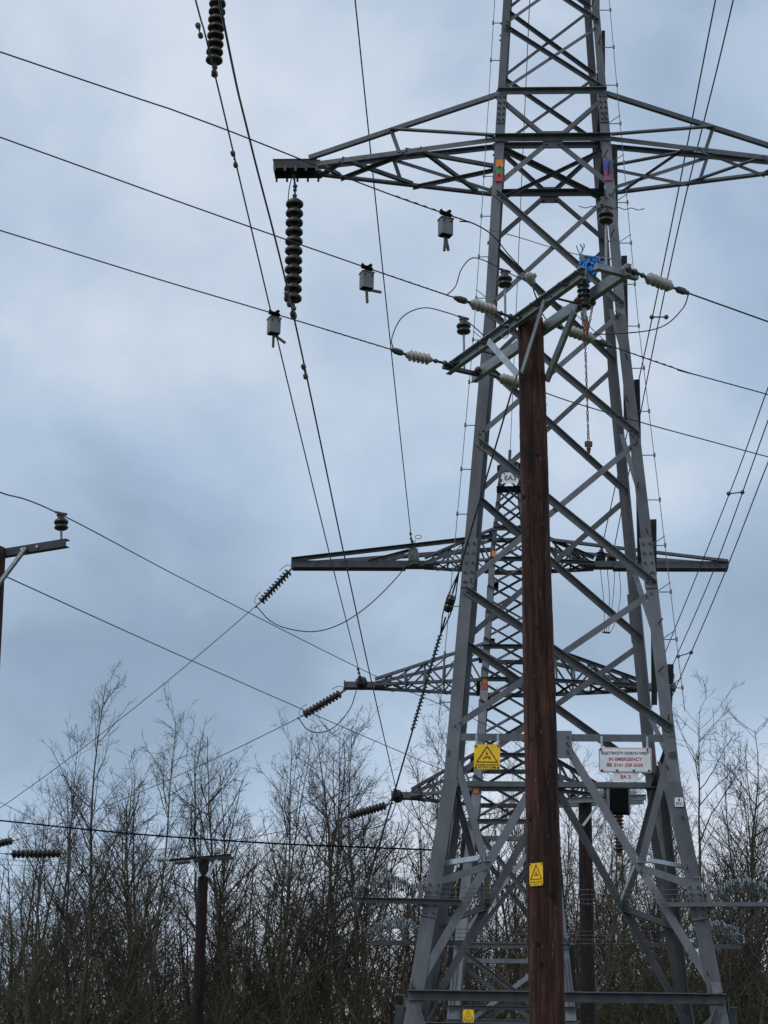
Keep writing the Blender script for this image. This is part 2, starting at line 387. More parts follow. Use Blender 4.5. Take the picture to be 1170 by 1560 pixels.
# plan bracing at the arm level
up = Vector((0, 0, 1))
angle(T2, cn(-1, -1, 16.02), cn(1, 1, 16.02), up, .07, STEEL, 1, -1, -.02, 'plan_brace'); angle(T2, cn(-1, 1, 15.97), cn(1, -1, 15.97), up, .045, STEEL, 1, -1, -.02, 'plan_brace')
# lower splayed section, front and back: hanging K braces from a centre plate, with redundants
for sy in (-1, 1):
    c, n = face(sy, 'y'); z0, z1 = 7.46, 4.36
    angle(T2, c(-1, z0), c(1, z0), n, .09, STEEL, 1, -1, -.014, 'horizontal_strut')
    g0 = (c(-1, z0) + c(1, z0)) / 2
    bar(T2, 'gusset_plate', g0 - up * .26 + n * .004, g0 + up * .08 + n * .004, n, .26, .012, STEEL)
    for i in range(6): bolts_at(g0 + tdir((-.08, .08)[i % 2], 0) + up * (-.2 + .1 * (i // 2)) + n * .012, n, .015, .02)
    angle(T2, c(-1, 4.31), c(1, 4.31), n, .11, STEELD, -sy, -sy, .03 * -sy, 'horizontal_strut')
    for s in (-1, 1):
        top = g0 + tdir(s * .07, 0) - up * .12; bot = c(s, z1) - tdir(s * .06, 0)
        o = angle(T2, top, bot, n, .10, STEEL, s, -1, -.016)
        md = top.lerp(bot, .50)
        angle(T2, c(s, 7.38) - tdir(s * .06, 0), md, n, .085, STEEL, s, -1, -.03)
        angle(T2, md, c(s, 5.62) - tdir(s * .04, 0), n, .085, STEEL, s, -1, -.004)
        for p in (top, md, bot): 
            for d_ in (-.05, .05): bolts_at(p + up * d_ + n * .006, n, .016, .022)
        angle(T2, c(s, 4.2) - tdir(s * .1, 0), c(s * .62, 2.9), n, .09, STEELD, -s, 1, .02)
        angle(T2, c(s * .62, 2.9), c(s, 1.6), n, .09, STEELD, s, 1, .02)
    angle(T2, c(-1, 1.6), c(1, 1.6), n, .1, STEELD, 1, 1, .02, 'horizontal_strut')
for sx in (-1, 1):
    c, n = face(sx, 'x'); z0 = 7.0
    g0 = (c(-1, 7.44) + c(1, 7.44)) / 2
    for s in (-1, 1):
        bot = c(s, 4.36); angle(T2, g0 + tdir(0, s * .06), bot, n, .11, STEEL, s, -1, -.016)
        md = g0.lerp(bot, .52); angle(T2, c(s, 7.3), md, n, .08, STEELD, s, -1, -.03); angle(T2, md, c(s, 5.7), n, .08, GALVL if s < 0 else STEEL, s, -1, -.004)
        angle(T2, c(s, 4.2), c(s * .6, 2.9), n, .09, STEELD, -s, 1, .02)
    angle(T2, c(-1, 4.27), c(1, 4.27), n, .11, STEELD, -1, 1, .03, 'horizontal_strut')
# internal level struts linking the two faces of the lower section
for s in (-1, 1):
    pf = (cn(0, -1, 7.46).lerp(cn(s, -1, 4.36), .50)); pb = (cn(0, 1, 7.46).lerp(cn(s, 1, 4.36), .50))
    angle(T2, pf, pb, up, .075, GALVL, 1, 1, 0, 'plan_brace')
    angle(T2, pf + tdir(s * .1, 0), cn(s, -1, 5.86) - tdir(s * .04, 0) + tdir(0, .2), up, .06, GALVL, 1, 1, 0, 'plan_brace')

# ---- crossarms: lower one at 16.05, the next at 19.6 (only its hanging string reaches the picture)
def crossarm(z, ztie, tip_l, s, big=True):
    rootf, rootb = cn(s, -1, z), cn(s, 1, z); tf, tb = cn(s, -1, ztie), cn(s, 1, ztie)
    tipx = s * tip_l; inx = s * (tip_l - .62)
    ef, eb = tw(inx, -.16, z), tw(inx, .16, z)
    nf, nb = tdir(0, -1), tdir(0, 1)
    dn = Vector((0, 0, -1))
    angle(T2, rootf, ef, nf, .072, STEEL, s, -1, .0, 'arm_chord'); angle(T2, rootb, eb, nb, .072, STEEL, s, -1, .0, 'arm_chord')
    tef, teb = tw(s * (tip_l - .50), -.17, z + .10), tw(s * (tip_l - .50), .17, z + .10)
    angle(T2, tf, tef, nf, .064, STEEL, -s, -1, 0, 'arm_tie'); angle(T2, tb, teb, nb, .064, STEEL, -s, -1, 0, 'arm_tie')
    # posts and sub-struts
    for r_, t_, e_, te_, n_ in ((rootf, tf, ef, tef, nf), (rootb, tb, eb, teb, nb)):
        a_ = r_.lerp(e_, .53); b_ = t_.lerp(te_, .56)
        angle(T2, a_, b_, n_, .05, STEEL, 1, -1, .01, 'arm_post')
        angle(T2, b_, r_ + up * .06, n_, .055, STEEL, s, 1, .012, 'arm_brace')
    # zigzag in the plane of the lower chords
    fr = [.0, .48, .80, 1.0]; bk = [.0, .37, .66, .92]
    P = lambda t: rootf.lerp(ef, t); Q = lambda t: rootb.lerp(eb, t)
    segs = [((rootf + rootb) / 2, P(.5)), ((rootf + rootb) / 2, Q(.47)), (Q(.10), P(.42)), (P(.5), Q(.88)), (Q(.47), P(.86)), (P(.86), Q(1.0)), (Q(.88), P(1.0))]
    for i, (a_, b_) in enumerate(segs): angle(T2, a_ - up * .012 * (i % 2), b_ - up * .012 * (i % 2), dn, .052, STEEL, 1 if i % 2 else -1, 1 if i % 2 else -1, .0, 'arm_brace')
    # tip: two side plates, an end plate, lugs
    for y_ in (-.15, .15):
        bar(T2, 'tip_plate', tw(inx - s * .05, y_, z - .0), tw(tipx, y_, z - .0), tdir(0, 1), .13, .012, TIPM)
    bar(T2, 'tip_plate', tw(tipx - s * .006, -.145, z), tw(tipx - s * .006, .145, z), tdir(1, 0), .125, .012, TIPM)
    bar(T2, 'tip_plate', tw(inx, 0, z + .072), tw(tipx + s * .01, 0, z + .072), up, .33, .01, TIPM)
    bar(T2, 'tip_beam', tw(tipx - s * .28, -.14, z + .02), tw(tipx - s * .28, .14, z + .02), up, .09, .08, TIPM)
    for k_ in range(5):
        for y_ in (-.163, .163): bar(T2, 'lug', tw(tipx - s * (.02 + .15 * k_), y_, z - .03), tw(tipx - s * (.02 + .15 * k_), y_, z - .115), tdir(0, 1), .03, .012, STEELD)
    return tw(tipx - s * .28, 0, z - .03)
# arm length from the photo: tip seen at x = 418
tipw = atz(418, 258, 16.05); TIPL = -((tipw - Vector((TX, TY, 16.05))).dot(tdir(1, 0)))
HANG_L = crossarm(16.05, 16.80, TIPL, -1); HANG_R = crossarm(16.05, 16.80, TIPL, 1)
TIPL2 = TIPL + 1.25
HANG2_L = crossarm(19.6, 20.35, TIPL2, -1); HANG2_R = crossarm(19.6, 20.35, TIPL2, 1)

# ---- step bolts, safety cables with brackets
sbm = mesh('step_bolt', *join([lathe([(.009, 0), (.009, .15)], Vector((0, 0, 0)), Vector((0, -1, 0)), 6), lathe([(.016, .15), (.016, .165)], Vector((0, 0, 0)), Vector((0, -1, 0)), 6)]))
sbm.materials.append(BOLT)
z = 4.6; i = 0
while z < 19:
    o = link('step_bolt', sbm, None, leg_of(1, -1, z)); o.location = cn(1, -1, z) + tdir(-.05 if i % 2 else -.11, 0) * (1 if z > 8 else 1.2); o.rotation_euler = (R(-4), 0, TPHI + R(random.uniform(-20, 20))); z += .62; i += 1
z = 4.9
while z < 19:
    o = link('step_bolt', sbm, None, leg_of(-1, 1, z)); o.location = cn(-1, 1, z) + tdir(.05, 0); o.rotation_euler = (0, 0, TPHI); z += .62
def safety(sx, sy, off, z0, z1):
    pts = [cn(sx, sy, z) + tdir(sx * off, 0) for z in np.linspace(z0, z1, 14)]
    V, F = tube(pts, .005, 5); part('safety_cable', V, F, WIREG, T2)
    z = z0 + .3
    while z < z1:
        p = cn(sx, sy, z); q = p + tdir(sx * off * 1.02, 0)
        ch = [tube([p, q], .007, 5), lathe([(.016, -.02), (.016, .03)], q, up, 6)]
        if int(z * 10) % 3 == 0: ch.append(tube([p + up * .02, q + up * .13], .006, 5))
        part('cable_bracket', *join(ch), WIREG, T2); z += .63
safety(-1, -1, .12, 7.6, 25); safety(1, -1, .15, 7.8, 25)

# ---- circuit plates on the legs
def plate(parent, name, p, n, wd, ht, m, th=.006):
    n = Vector(n).normalized(); return bar(parent, name, p - up * ht / 2, p + up * ht / 2, n, wd, th, m)
lp = lambda sx, z, k, wd=.14: cn(sx, -1, z) + tdir(-sx * k, 0) + tdir(0, -1) * .02
th1 = thing('circuit_plate', 'orange green and red stacked plate on the left leg at crossarm height', 'plate', 'circuit plates on the near tower')
zc = 15.52; hp = .115
for i, m_ in enumerate((REDPL, GREEN, ORANGE)): plate(th1, 'colour_panel', lp(-1, zc - .115 + hp * i + .02, .085), tdir(0, -1), .105, hp * .985, m_)
for i, j in enumerate((.0, .13)): part('fixing_bolt', *lathe([(.014, 0), (.014, .02)], lp(-1, zc + j - .06, .085) + tdir(0, -1) * .004, tdir(0, -1), 6), INK, th1)
th2 = thing('circuit_plate', 'blue over magenta plate on the right leg at crossarm height', 'plate', 'circuit plates on the near tower')
for i, m_ in enumerate((MAGPL, BLUEPL)): plate(th2, 'colour_panel', lp(1, zc - .07 + .155 * i, .08), tdir(0, -1), .105, .153, m_)
bar(th2, 'fixing_bolt', lp(1, zc - .06, .08) + tdir(0, -1) * .02, lp(1, zc + .10, .06) + tdir(0, -1) * .05, tdir(1, 0), .018, .018, INK)

# ---- anti-climbing guard
def coil(p0, p1, r, turns, n=10, wr=.0085, flat=.5):
    p0, p1 = Vector(p0), Vector(p1); a, b, c = ortho(p1 - p0); pts = []
    for i in range(turns * n + 1):
        t = i / (turns * n); k = 2 * math.pi * i / n + .15 * math.sin(i * 1.7)
        rr = r * (.75 + .25 * math.sin(math.pi * t)) * random.uniform(.55, 1.2); pts.append(p0.lerp(p1, t) + up * (.13 * math.sin(math.pi * t)) + b * math.cos(k) * rr + up * math.sin(k) * rr * flat)
    return tube(pts, wr, 4, False)
def barbs(p0, p1, step=.11, r=.0035, l=.03):
    p0, p1 = Vector(p0), Vector(p1); L_ = (p1 - p0).length; n = max(2, int(L_ / step)); a, b, c = ortho(p1 - p0); ch = []
    ch.append(tube(sagwire(p0, p1, .02, 6), r, 4, False))
    for i in range(n):
        p = p0.lerp(p1, (i + .5) / n) - up * .02 * 4 * ((i + .5) / n) * (1 - (i + .5) / n); t = random.uniform(0, 3.14)
        d = b * math.cos(t) + c * math.sin(t); ch.append(tube([p - d * l, p + d * l], .003, 3, False))
    return ch
for zg, ext in ((5.40, .82),):
    ends = {}
    for sx in (-1, 1):
        for sy in (-1, 1):
            a = cn(sx, sy, zg); e = a + tdir(sx * ext, sy * .12)
            angle(T2, a - tdir(sx * .45, 0) + tdir(0, sy * .02), e + tdir(0, sy * .02), tdir(0, sy), .06, STEEL if sx > 0 else STEELD, -1, 1, .01, 'guard_arm'); ends[sx, sy] = (a, e)
            bar(T2, 'guard_post', a + tdir(sx * .03, sy * .05) - up * .05, a + tdir(sx * .03, sy * .05) + up * .24, tdir(0, sy), .05, .03, STEELD)
    for sx in (-1, 1):
        a0, e0 = ends[sx, -1]; a1, e1 = ends[sx, 1]
        ch = []
        for k_ in range(5):
            t = (k_ + 1) / 5; ch += barbs(a0.lerp(e0, t) + up * .01, a1.lerp(e1, t) + up * .01)
        part('barbed_wire', *join(ch), WIREG, T2)
        if zg > 5.2:
            m0, m1 = a0.lerp(e0, .12), e0
            part('razor_coil', *coil(m0 + up * .13, m1 + up * .10 + tdir(0, .1), .17, 26), GALV, T2)
            part('razor_coil', *coil(a1.lerp(e1, .12) + up * .12, e1 + up * .10, .17, 26), GALV, T2)
    for sy in (-1, 1):
        ch = []
        for k_ in range(4): ch += barbs(ends[-1, sy][0] + tdir(0, sy * .03) + up * (.02 + .055 * k_), ends[1, sy][0] + tdir(0, sy * .03) + up * (.02 + .055 * k_))
        part('barbed_wire', *join(ch), WIREG, T2)
bo = part('bolt_heads', *join(BOLTS), BOLT, T2); bo['kind'] = 'stuff'

# ================================================================== FAR LATTICE TOWER
Y3 = 56.0; C3 = at(777, 1200, Y3); X3 = C3.x
K3 = []
for y_, h_ in ((707, 14), (740, 17), (860, 31), (1045, 45), (1200, 58), (1374, 80), (1523, 96)):
    p = at(777, y_, Y3 - h_ * 58 / 3150); d = (p - CAMP).dot(CF); K3.append((p.z, 2 * h_ * d / 3150))
K3.sort(); s_ = (K3[1][1] - K3[0][1]) / (K3[1][0] - K3[0][0]); zb = gz(X3, Y3) - .1; K3.insert(0, (zb, K3[0][1] + s_ * (zb - K3[0][0])))
def W3(z): return float(np.interp(z, [a for a, b in K3], [b for a, b in K3]))
def t3(x, y, z): return Vector((X3 + TC * x - TS * y, Y3 + TS * x + TC * y, z))
def c3n(sx, sy, z): h = W3(z) / 2; return t3(sx * h, sy * h, z)
T3 = thing('lattice_tower', 'farther grey lattice tower with three pairs of arms seen through the near tower', 'tower')
ZL = [k[0] for k in K3]; ZTOP = ZL[-1]
z3 = lambda y_, x_=777: at(x_, y_, Y3).z
ZA = [z3(1215), z3(1047), z3(862)]
for sx in (-1, 1):
    for sy in (-1, 1):
        for i, (za, zb) in enumerate(zip(ZL[:-1], ZL[1:])):
            wd = (.30, .28, .25, .22, .17, .09, .06)[i]; a, b = c3n(sx, sy, za), c3n(sx, sy, zb); dx, dy = tdir(-sx, 0), tdir(0, -sy); th = .02
            def sec(p): return [p, p + dx * wd, p + dx * wd + dy * th, p + dx * th + dy * th, p + dx * th + dy * wd, p + dy * wd]
            Vv = sec(a) + sec(b); q = 6
            Ff = [[k, (k + 1) % q, q + (k + 1) % q, q + k] for k in range(q)] + [list(range(q))[::-1], list(range(q, 2 * q))]
            if sx * sy < 0: Ff = [f[::-1] for f in Ff]
            part('leg', Vv, Ff, LEG3 if i < 5 else STEEL3, T3)
B3 = []
for sx in (-1, 1):
    for k_ in range(26):
        z = ZL[1] - .3 + .055 * k_
        for q in (.06, .15): B3.append(lathe([(.018, 0), (.018, .03)], c3n(sx, -1, z) + tdir(-sx * q, -.001), tdir(0, -1), 5))
o = part('bolt_heads', *join(B3), BOLT, T3); o['kind'] = 'stuff'
# panels
zz = ZA[0] - .9; PZ = [zz]
while PZ[-1] < ZTOP - .5: PZ.append(PZ[-1] + max(.62, W3(PZ[-1]) * .56))
PZ[-1] = ZTOP
for ax in ('y', 'x'):
    for s in (-1, 1):
        c = (lambda q, z: c3n(q, s, z)) if ax == 'y' else (lambda q, z: c3n(s, q, z)); n = tdir(0, s) if ax == 'y' else tdir(s, 0)
        for i, (za, zb) in enumerate(zip(PZ[:-1], PZ[1:])):
            wd = .066 if za < ZA[1] else .056
            angle(T3, c(-1, zb), c(1, za), n, wd, STEEL3, 1, 1 if n.y < 0 else -1, .015); angle(T3, c(-1, za), c(1, zb), n, wd, STEEL3, -1, -1, -.015)
        for za in ZA:
            for dz in (0, .95): angle(T3, c(-1, za + dz), c(1, za + dz), n, .11, STEEL3, 1, 1, .02, 'horizontal_strut')
        angle(T3, c(-1, ZTOP), c(1, ZTOP), n, .08, STEEL3, 1, 1, 0, 'horizontal_strut')
        # splayed base
        zl = [gz(X3, Y3), 6.6, 9.0, ZA[0] - .9]
        for za, zb in zip(zl[:-1], zl[1:]):
            angle(T3, c(-1, zb), c(1, za), n, .12, STEEL3, 1, 1, .02); angle(T3, c(-1, za), c(1, zb), n, .12, LEG3, -1, -1, -.02)
            angle(T3, c(-1, zb), c(1, zb), n, .12, LEG3, 1, 1, .03, 'horizontal_strut')
        for dz in (7.05, 7.4): angle(T3, c(-1, dz), c(1, dz), n, .09, LEG3 if dz < 7.2 else STEEL3, 1, 1, .03, 'horizontal_strut')
def arm3(z, s, pxe, pxt, nv, tie=.95, long_tie=False):
    xe = abs(at(pxe, 780 + 1, Y3).x - at(777, 781, Y3).x); 
    sc = (C3 - CAMP).dot(CF) / 3150
    d_ = (t3(0, 0, z) - CAMP).dot(CF) / 3150
    xe = abs(pxe - 777) * d_; xt = abs(pxt - 777) * d_
    nf, nb = tdir(0, -1), tdir(0, 1); E = {}
    for sy, n in ((-1, nf), (1, nb)):
        r_, t_ = c3n(s, sy, z), c3n(s, sy, z + tie); e_ = t3(s * xe, sy * .22, z); te = t3(s * xe, sy * .2, z + .16)
        angle(T3, r_, e_, n, .10, STEEL3, 1, 1, 0, 'arm_chord'); angle(T3, t_, te, n, .10, STEEL3, 1, 1, 0, 'arm_tie')
        pv = r_
        for k_ in range(1, nv + 1):
            f = k_ / (nv + .6); a_, b_ = r_.lerp(e_, f), t_.lerp(te, f)
            angle(T3, a_, b_, n, .055, STEEL3, 1, -1, .01, 'arm_post'); angle(T3, pv if k_ % 2 else t_.lerp(te, (k_ - 1) / (nv + .6)), b_ if k_ % 2 else a_, n, .05, STEEL3, 1, 1, .014, 'arm_brace'); pv = a_
        E[sy] = (r_, e_, t_, te)
    for k_ in range(nv + 1):
        f0, f1 = k_ / (nv + 1), (k_ + 1) / (nv + 1); a_, b_ = E[-1], E[1]
        angle(T3, a_[0].lerp(a_[1], f0), b_[0].lerp(b_[1], f1), up, .05, STEEL3, 1, -1, -.02, 'arm_brace'); angle(T3, b_[0].lerp(b_[1], f0), a_[0].lerp(a_[1], f1), up, .05, STEEL3, 1, -1, -.03, 'arm_brace')
        angle(T3, a_[2].lerp(a_[3], f0), b_[2].lerp(b_[3], f1), up, .045, STEEL3, 1, -1, -.02, 'arm_brace')
    # outer beam
    bar(T3, 'arm_beam', t3(s * (xe - .25), 0, z + .02), t3(s * xt, 0, z + .02), up, .30, .17, STEEL3)
    bar(T3, 'arm_beam_cap', t3(s * xt, -.17, z + .03), t3(s * xt, .17, z + .03), tdir(1, 0), .21, .03, STEEL3)
    if long_tie:
        for sy in (-1, 1): angle(T3, t3(s * xt, sy * .12, z + .10), c3n(s, sy, z + tie * .72), tdir(0, sy), .11, STEEL3, 1, 1, .05, 'arm_tie')
        a_ = t3(s * (xe + .95), 0, z - .12)
        bar(T3, 'arm_beam', t3(s * (xe + .55), 0, z - .03), t3(s * xt, 0, z - .03), up, .36, .16, STEEL3)
        for sy in (-1, 1): angle(T3, t3(s * (xe + 1.6), sy * .15, z + .06), t3(s * (xe + .35), sy * .15, z + .42), tdir(0, sy), .08, STEEL3, 1, 1, 0, 'arm_brace')
    return t3(s * xt, 0, z)
E1L = arm3(ZA[2], -1, 648, 445, 4, .95, True); E1R = arm3(ZA[2], 1, 905, 1107, 4, .95, True)
E2L = arm3(ZA[1], -1, 572, 525, 5, 1.05); E2R = arm3(ZA[1], 1, 972, 1027, 5, 1.05)
E3L = arm3(ZA[0], -1, 627, 597, 4, 1.0); E3R = arm3(ZA[0], 1, 925, 955, 4, 1.0)
# peak bracket
bar(T3, 'peak_bracket', t3(-.26, 0, ZTOP + .03), t3(.26, 0, ZTOP + .03), up, .10, .05, STEEL3)
bar(T3, 'peak_bracket', c3n(-1, -1, z3(752)) + tdir(-.03, -.02), c3n(1, -1, z3(752)) + tdir(.03, -.02), tdir(0, -1), .20, .02, BLACK)
for i, z in enumerate(ZA):                                  # small orange / red circuit plates on its left leg
    for k_, m_ in enumerate((ORANGE, REDPL)[:2 if i == 1 else 1]):
        plate(T3, 'circuit_panel', c3n(-1, -1, z + (.18 if i == 2 else -.02) - .17 * k_) + tdir(.11, -.03), tdir(0, -1), .13, .16, m_)
for i in range(11):
    z = ZA[0] + .6 + i * .55; bar(T3, 'step_plate', c3n(-1, 1, z) + tdir(.18, -.2), c3n(-1, 1, z + .22) + tdir(.18, -.2), tdir(0, 1), .22, .05, BLACK) if i % 3 == 1 else None

# ================================================================== INSULATORS
def disc_mesh():
    prof = [(.022, 0), (.040, .002), (.062, .008), (.070, .026), (.080, .038), (.112, .048), (.124, .062), (.126, .094), (.118, .106), (.092, .100), (.084, .108), (.066, .100), (.056, .106), (.050, .108), (.040, .14)]
    # runs downwards
    V, F = lathe([(r, -h) for r, h in prof], seg=20); me = mesh('disc', V, [f[::-1] for f in F], True); me.materials.append(BROWNG); me.materials.append(CAPM)
    for p in me.polygons:
        if p.center.z > -.040: p.material_index = 1
    return me
DISC = disc_mesh()
def string(label, p_top, p_bot, n, group, scale=1.0, horn=False):
    """cap and pin discs strung from p_top towards p_bot"""
    p_top, p_bot = Vector(p_top), Vector(p_bot)
    t = thing('insulator_string', label, 'insulator', group); t.location = p_top
    d = (p_bot - p_top); L_ = d.length; t.rotation_euler = (-d).to_track_quat('Z', 'Y').to_euler()
    step = L_ / n; k = step / .14
    for i in range(n):
        o = link('disc', DISC, None, t); o.location = (0, 0, -i * step); o.scale = (scale, scale, k); o.rotation_euler = (0, 0, i * .7)
    part('shackle', *join([tube([(0, 0, .26), (0, 0, 0)], .012, 6), ball(Vector((0, 0, .14)), .03), ball(Vector((0, 0, .05)), .034), tube([(-.04, 0, .2), (.04, 0, .2)], .014, 6)]), BOLT, t)
    part('end_fitting', *join([tube([(0, 0, -L_), (0, 0, -L_ - .2)], .014, 6), ball(Vector((0, 0, -L_ - .06)), .03), ball(Vector((0, 0, -L_ - .19)), .034)]), BOLT, t)
    if horn:
        for h0, s in ((.1, 1), (-L_ - .1, -1)):
            part('arcing_horn', *tube(catmull([(0, 0, h0), (.0, .14, h0 + s * .02), (.02, .24, h0 - s * .12), (.02, .25, h0 - s * .3)], 5), .011, 5), GALV, t)
    return t
# the two strings on the left side of the near tower
top1 = HANG_L + Vector((0, 0, -.02))
Yt = top1.y
s1t = at(449, 303, Yt); s1b = at(446, 461, Yt)
string('long brown disc insulator string hanging below the left tip of the crossarm', s1t, s1b, 11, 'hanging strings of the near tower')
o = part('string_hanger', *join([tube([top1 + up * .1, s1t + up * .1], .016, 6), tube(catmull([s1t + up * .25, s1t + up * .34 + tdir(-.05, 0), s1t + up * .1 + tdir(-.09, 0), s1t - up * .22 + tdir(-.09, 0)], 5), .008, 5), ball(top1 - up * .05, .03), ball(s1t + up * .2, .035)]), BOLT, T2)
Y2t = HANG2_L.y
s2b = at(326, 97, Y2t); s2t = s2b + Vector((.008, 0, 1.5))
string('brown disc insulator string cut off by the top edge of the picture', s2t, s2b, 11, 'hanging strings of the near tower')
part('string_hanger', *join([tube([HANG2_L + up * .1, s2t + up * .1], .016, 6), ball(s2t + up * .2, .035)]), BOLT, T2)
def clampset(label, p, d):
    t = thing('suspension_clamp', label, 'clamp', 'suspension clamps under the strings'); d = Vector(d).normalized()
    part('clamp_body', *join([lathe([(.02, -.12), (.042, -.08), (.05, 0), (.042, .08), (.02, .12)], p, d, 8)]), BOLT, t)
    part('yoke', *join([tube([p, p + up * .16], .022, 6), ball(p + up * .1, .04)]), BOLT, t); return t
def damper(label, p, d, r=1.0):
    d = Vector(d).normalized(); t = thing('vibration_damper', label, 'damper', 'vibration dampers on the conductors')
    q = p - up * .07
    part('messenger', *join([tube([q - d * .17 * r, q + d * .17 * r], .008, 5), tube([p, q], .016, 5)]), BOLT, t)
    for s in (-1, 1): part('weight', *lathe([(.012, -.05 * r), (.036, -.04 * r), (.04, .03 * r), (.02, .06 * r)], q + d * s * .17 * r, d * s, 8), CAPM, t)
    return t

# ---- 132 kV conductors on the left
cl1 = at(447, 480, Yt); cl2 = at(327, 112, Y2t)
end1 = at(549, 1030, Y3 - .2); end2 = at(604, 1205, Y3 - .2); end3 = at(627, 824, Y3 - .2)
b2 = at(298, 0, Y2t - 2.6)
def extend(a, b, k): return b + (b - a) * k
CW = .013
c1pts = [extend(cl2, b2, 8) + up * 1.5, extend(cl2, b2, 3), b2, cl2, cl2.lerp(end1, .33) - up * .12, cl2.lerp(end1, .66) - up * .12, end1]
wire('conductor', 'outermost conductor running from the cut off string down to the middle left arm', c1pts, CW, WIRE, n=14)
b1 = at(338, 20, Yt - 9.0); b1m = at(381, 215, Yt - 5.2)
wire('conductor', 'conductor held by the long string and dropping to the lowest left arm', [extend(b1m, b1, 3) + up * .6, b1, b1m, cl1, cl1.lerp(end2, .33) - up * .10, cl1.lerp(end2, .66) - up * .12, end2], CW, WIRE, n=14)
b3 = at(541, 0, 31.5); 
wire('conductor', 'conductor falling from the top edge to the grey bushing on the far tower', [extend(end3, b3, .25), b3, b3.lerp(end3, .35) - up * .10, b3.lerp(end3, .7) - up * .09, end3], CW, WIRE, n=14)
clampset('clamp under the long hanging insulator string', cl1, cl1 - b1m); clampset('clamp under the cut off insulator string', cl2, cl2 - b2)
d1 = (end1 - cl2).normalized(); d2 = (end2 - cl1).normalized()
damper('upper damper just left of the cut off string', at(304, 40, Y2t - 1.75), cl2 - b2); damper('damper below the clamp of the cut off string', cl2 + d1 * 2.25 , d1)
damper('damper above the clamp of the long string', cl1.lerp(b1m, .14), cl1 - b1m); damper('damper below the clamp of the long string', cl1 + d2 * 1.75, d2)
damper('small damper above the middle left arm of the far tower', end1 + (cl2 - end1).normalized() * .7, d1); damper('small damper above the grey bushing of the far tower', end3 + (b3 - end3).normalized() * .5, b3 - end3)

# ---- bushings on the far tower arms
def bushing(label, p, h, r, m, lean=(0, 0, 1), n=8, group='bushings on the far tower'):
    t = thing('post_insulator', label, 'insulator', group); prof = [(r * .55, 0)]
    for i in range(n):
        b = h * (.08 + .8 * i / n); prof += [(r * .62, b), (r * (1 - .02 * i), b + h * .035), (r * .66, b + h * .06)]
    prof += [(r * .5, h * .9), (r * .45, h)]
    part('porcelain', *lathe(prof, p, Vector(lean), 16), m, t, True)
    part('terminal', *join([lathe([(r * .4, h), (r * .3, h * 1.12), (.03, h * 1.3)], p, Vector(lean), 8), ball(Vector(p) + Vector(lean).normalized() * h * 1.3, .05)]), BOLT, t)
    part('foot', *lathe([(r * .8, -.06), (r * .8, .04)], p, Vector(lean), 12), STEEL3, t); return t
bushing('grey green bushing standing on the upper left arm of the far tower', at(631, 858, Y3 - .1), .50, .17, GREYP3, (-.10, 0, 1))
t = part('corona_ring', *tube([at(637, 818, Y3) + CR * .09 * math.cos(a) + up * .055 * math.sin(a) for a in np.linspace(0, 6.28, 17)], .012, 5), GALV, T3)
part('ring_stem', *tube([at(629, 836, Y3), at(633, 822, Y3)], .012, 5), GALV, T3)
bushing('round black bushing on the middle left arm of the far tower', at(552, 1044, Y3 - .25), .26, .17, BLACKP, (-.25, -.9, .55), 4)
bushing('round black bushing on the lowest left arm of the far tower', at(606, 1216, Y3 - .25), .26, .16, BLACKP, (-.25, -.9, .55), 4)
bushing('left one of the two black bushings on the upper right arm', at(914, 860, Y3 - .1), .42, .16, BLACKP, (.12, 0, 1))
bushing('right one of the two black bushings on the upper right arm', at(931, 860, Y3 + .3), .42, .16, BLACKP, (.12, 0, 1))
bushing('left black bushing at the end of the middle right arm', at(1001, 1044, Y3 - .1), .40, .19, BLACKP, (.1, -.5, 1), 5)
bushing('right black bushing at the end of the middle right arm', at(1019, 1044, Y3 + .25), .40, .17, BLACKP, (.15, -.2, 1), 6)
# ---- tension strings of the far tower and the lines that leave to the left
def tens(lbl, a, b, n=11): return string(lbl, a, b, n, 'tension strings of the far tower', .98, True)
a1, b1_ = at(441, 870, Y3), at(397, 917, Y3 + .3); tens('slanting tension string at the tip of the upper left arm', a1, b1_)
a2, b2_ = at(519, 1056, Y3), at(463, 1089, Y3 + .5); tens('slanting tension string at the tip of the middle left arm', a2, b2_)
a3, b3_ = at(588, 1227, Y3), at(533, 1243, Y3 + .4); tens('nearly level tension string at the tip of the lowest left arm', a3, b3_)
for e_, a_ in ((E1L, a1), (E2L, a2), (E3L, a3)): part('string_link', *tube([e_ - up * .05, a_], .02, 5), BOLT, T3)
f1 = at(391, 922, Y3 + .3); f2 = at(456, 1093, Y3 + .5); f3 = at(526, 1245, Y3 + .4)
g1 = at(-40, 1258, Y3 + 12); wire('line_wire', 'thin line from the upper tension string running down to the left edge', sagwire(f1, g1, .25), .012, WIREG)
g2 = at(24, 1280, Y3 + 10); wire('line_wire', 'thin line from the middle tension string crossing the treetops', sagwire(f2, g2, .18), .012, WIREG)
g3 = at(95, 1299, Y3 + 9); wire('line_wire', 'thin line from the lowest tension string across the bare crowns', sagwire(f3, g3, .28), .012, WIREG)
string('brown string at the left edge with a line running up to the right', at(-30, 1291, Y3 + 10.4), at(18, 1281, Y3 + 10), 9, 'strings of the left landing gantry', 1.0)
string('level brown string low at the left in front of the trees', at(18, 1301, Y3 + 9.4), at(91, 1300, Y3 + 9), 11, 'strings of the left landing gantry', 1.1)
wire('line_wire', 'short dark wire joining the two strings at the left edge', [at(-40, 1297, Y3 + 9.8), at(-15, 1299, Y3 + 9.6), at(18, 1301, Y3 + 9.4)], .014, WIRE)
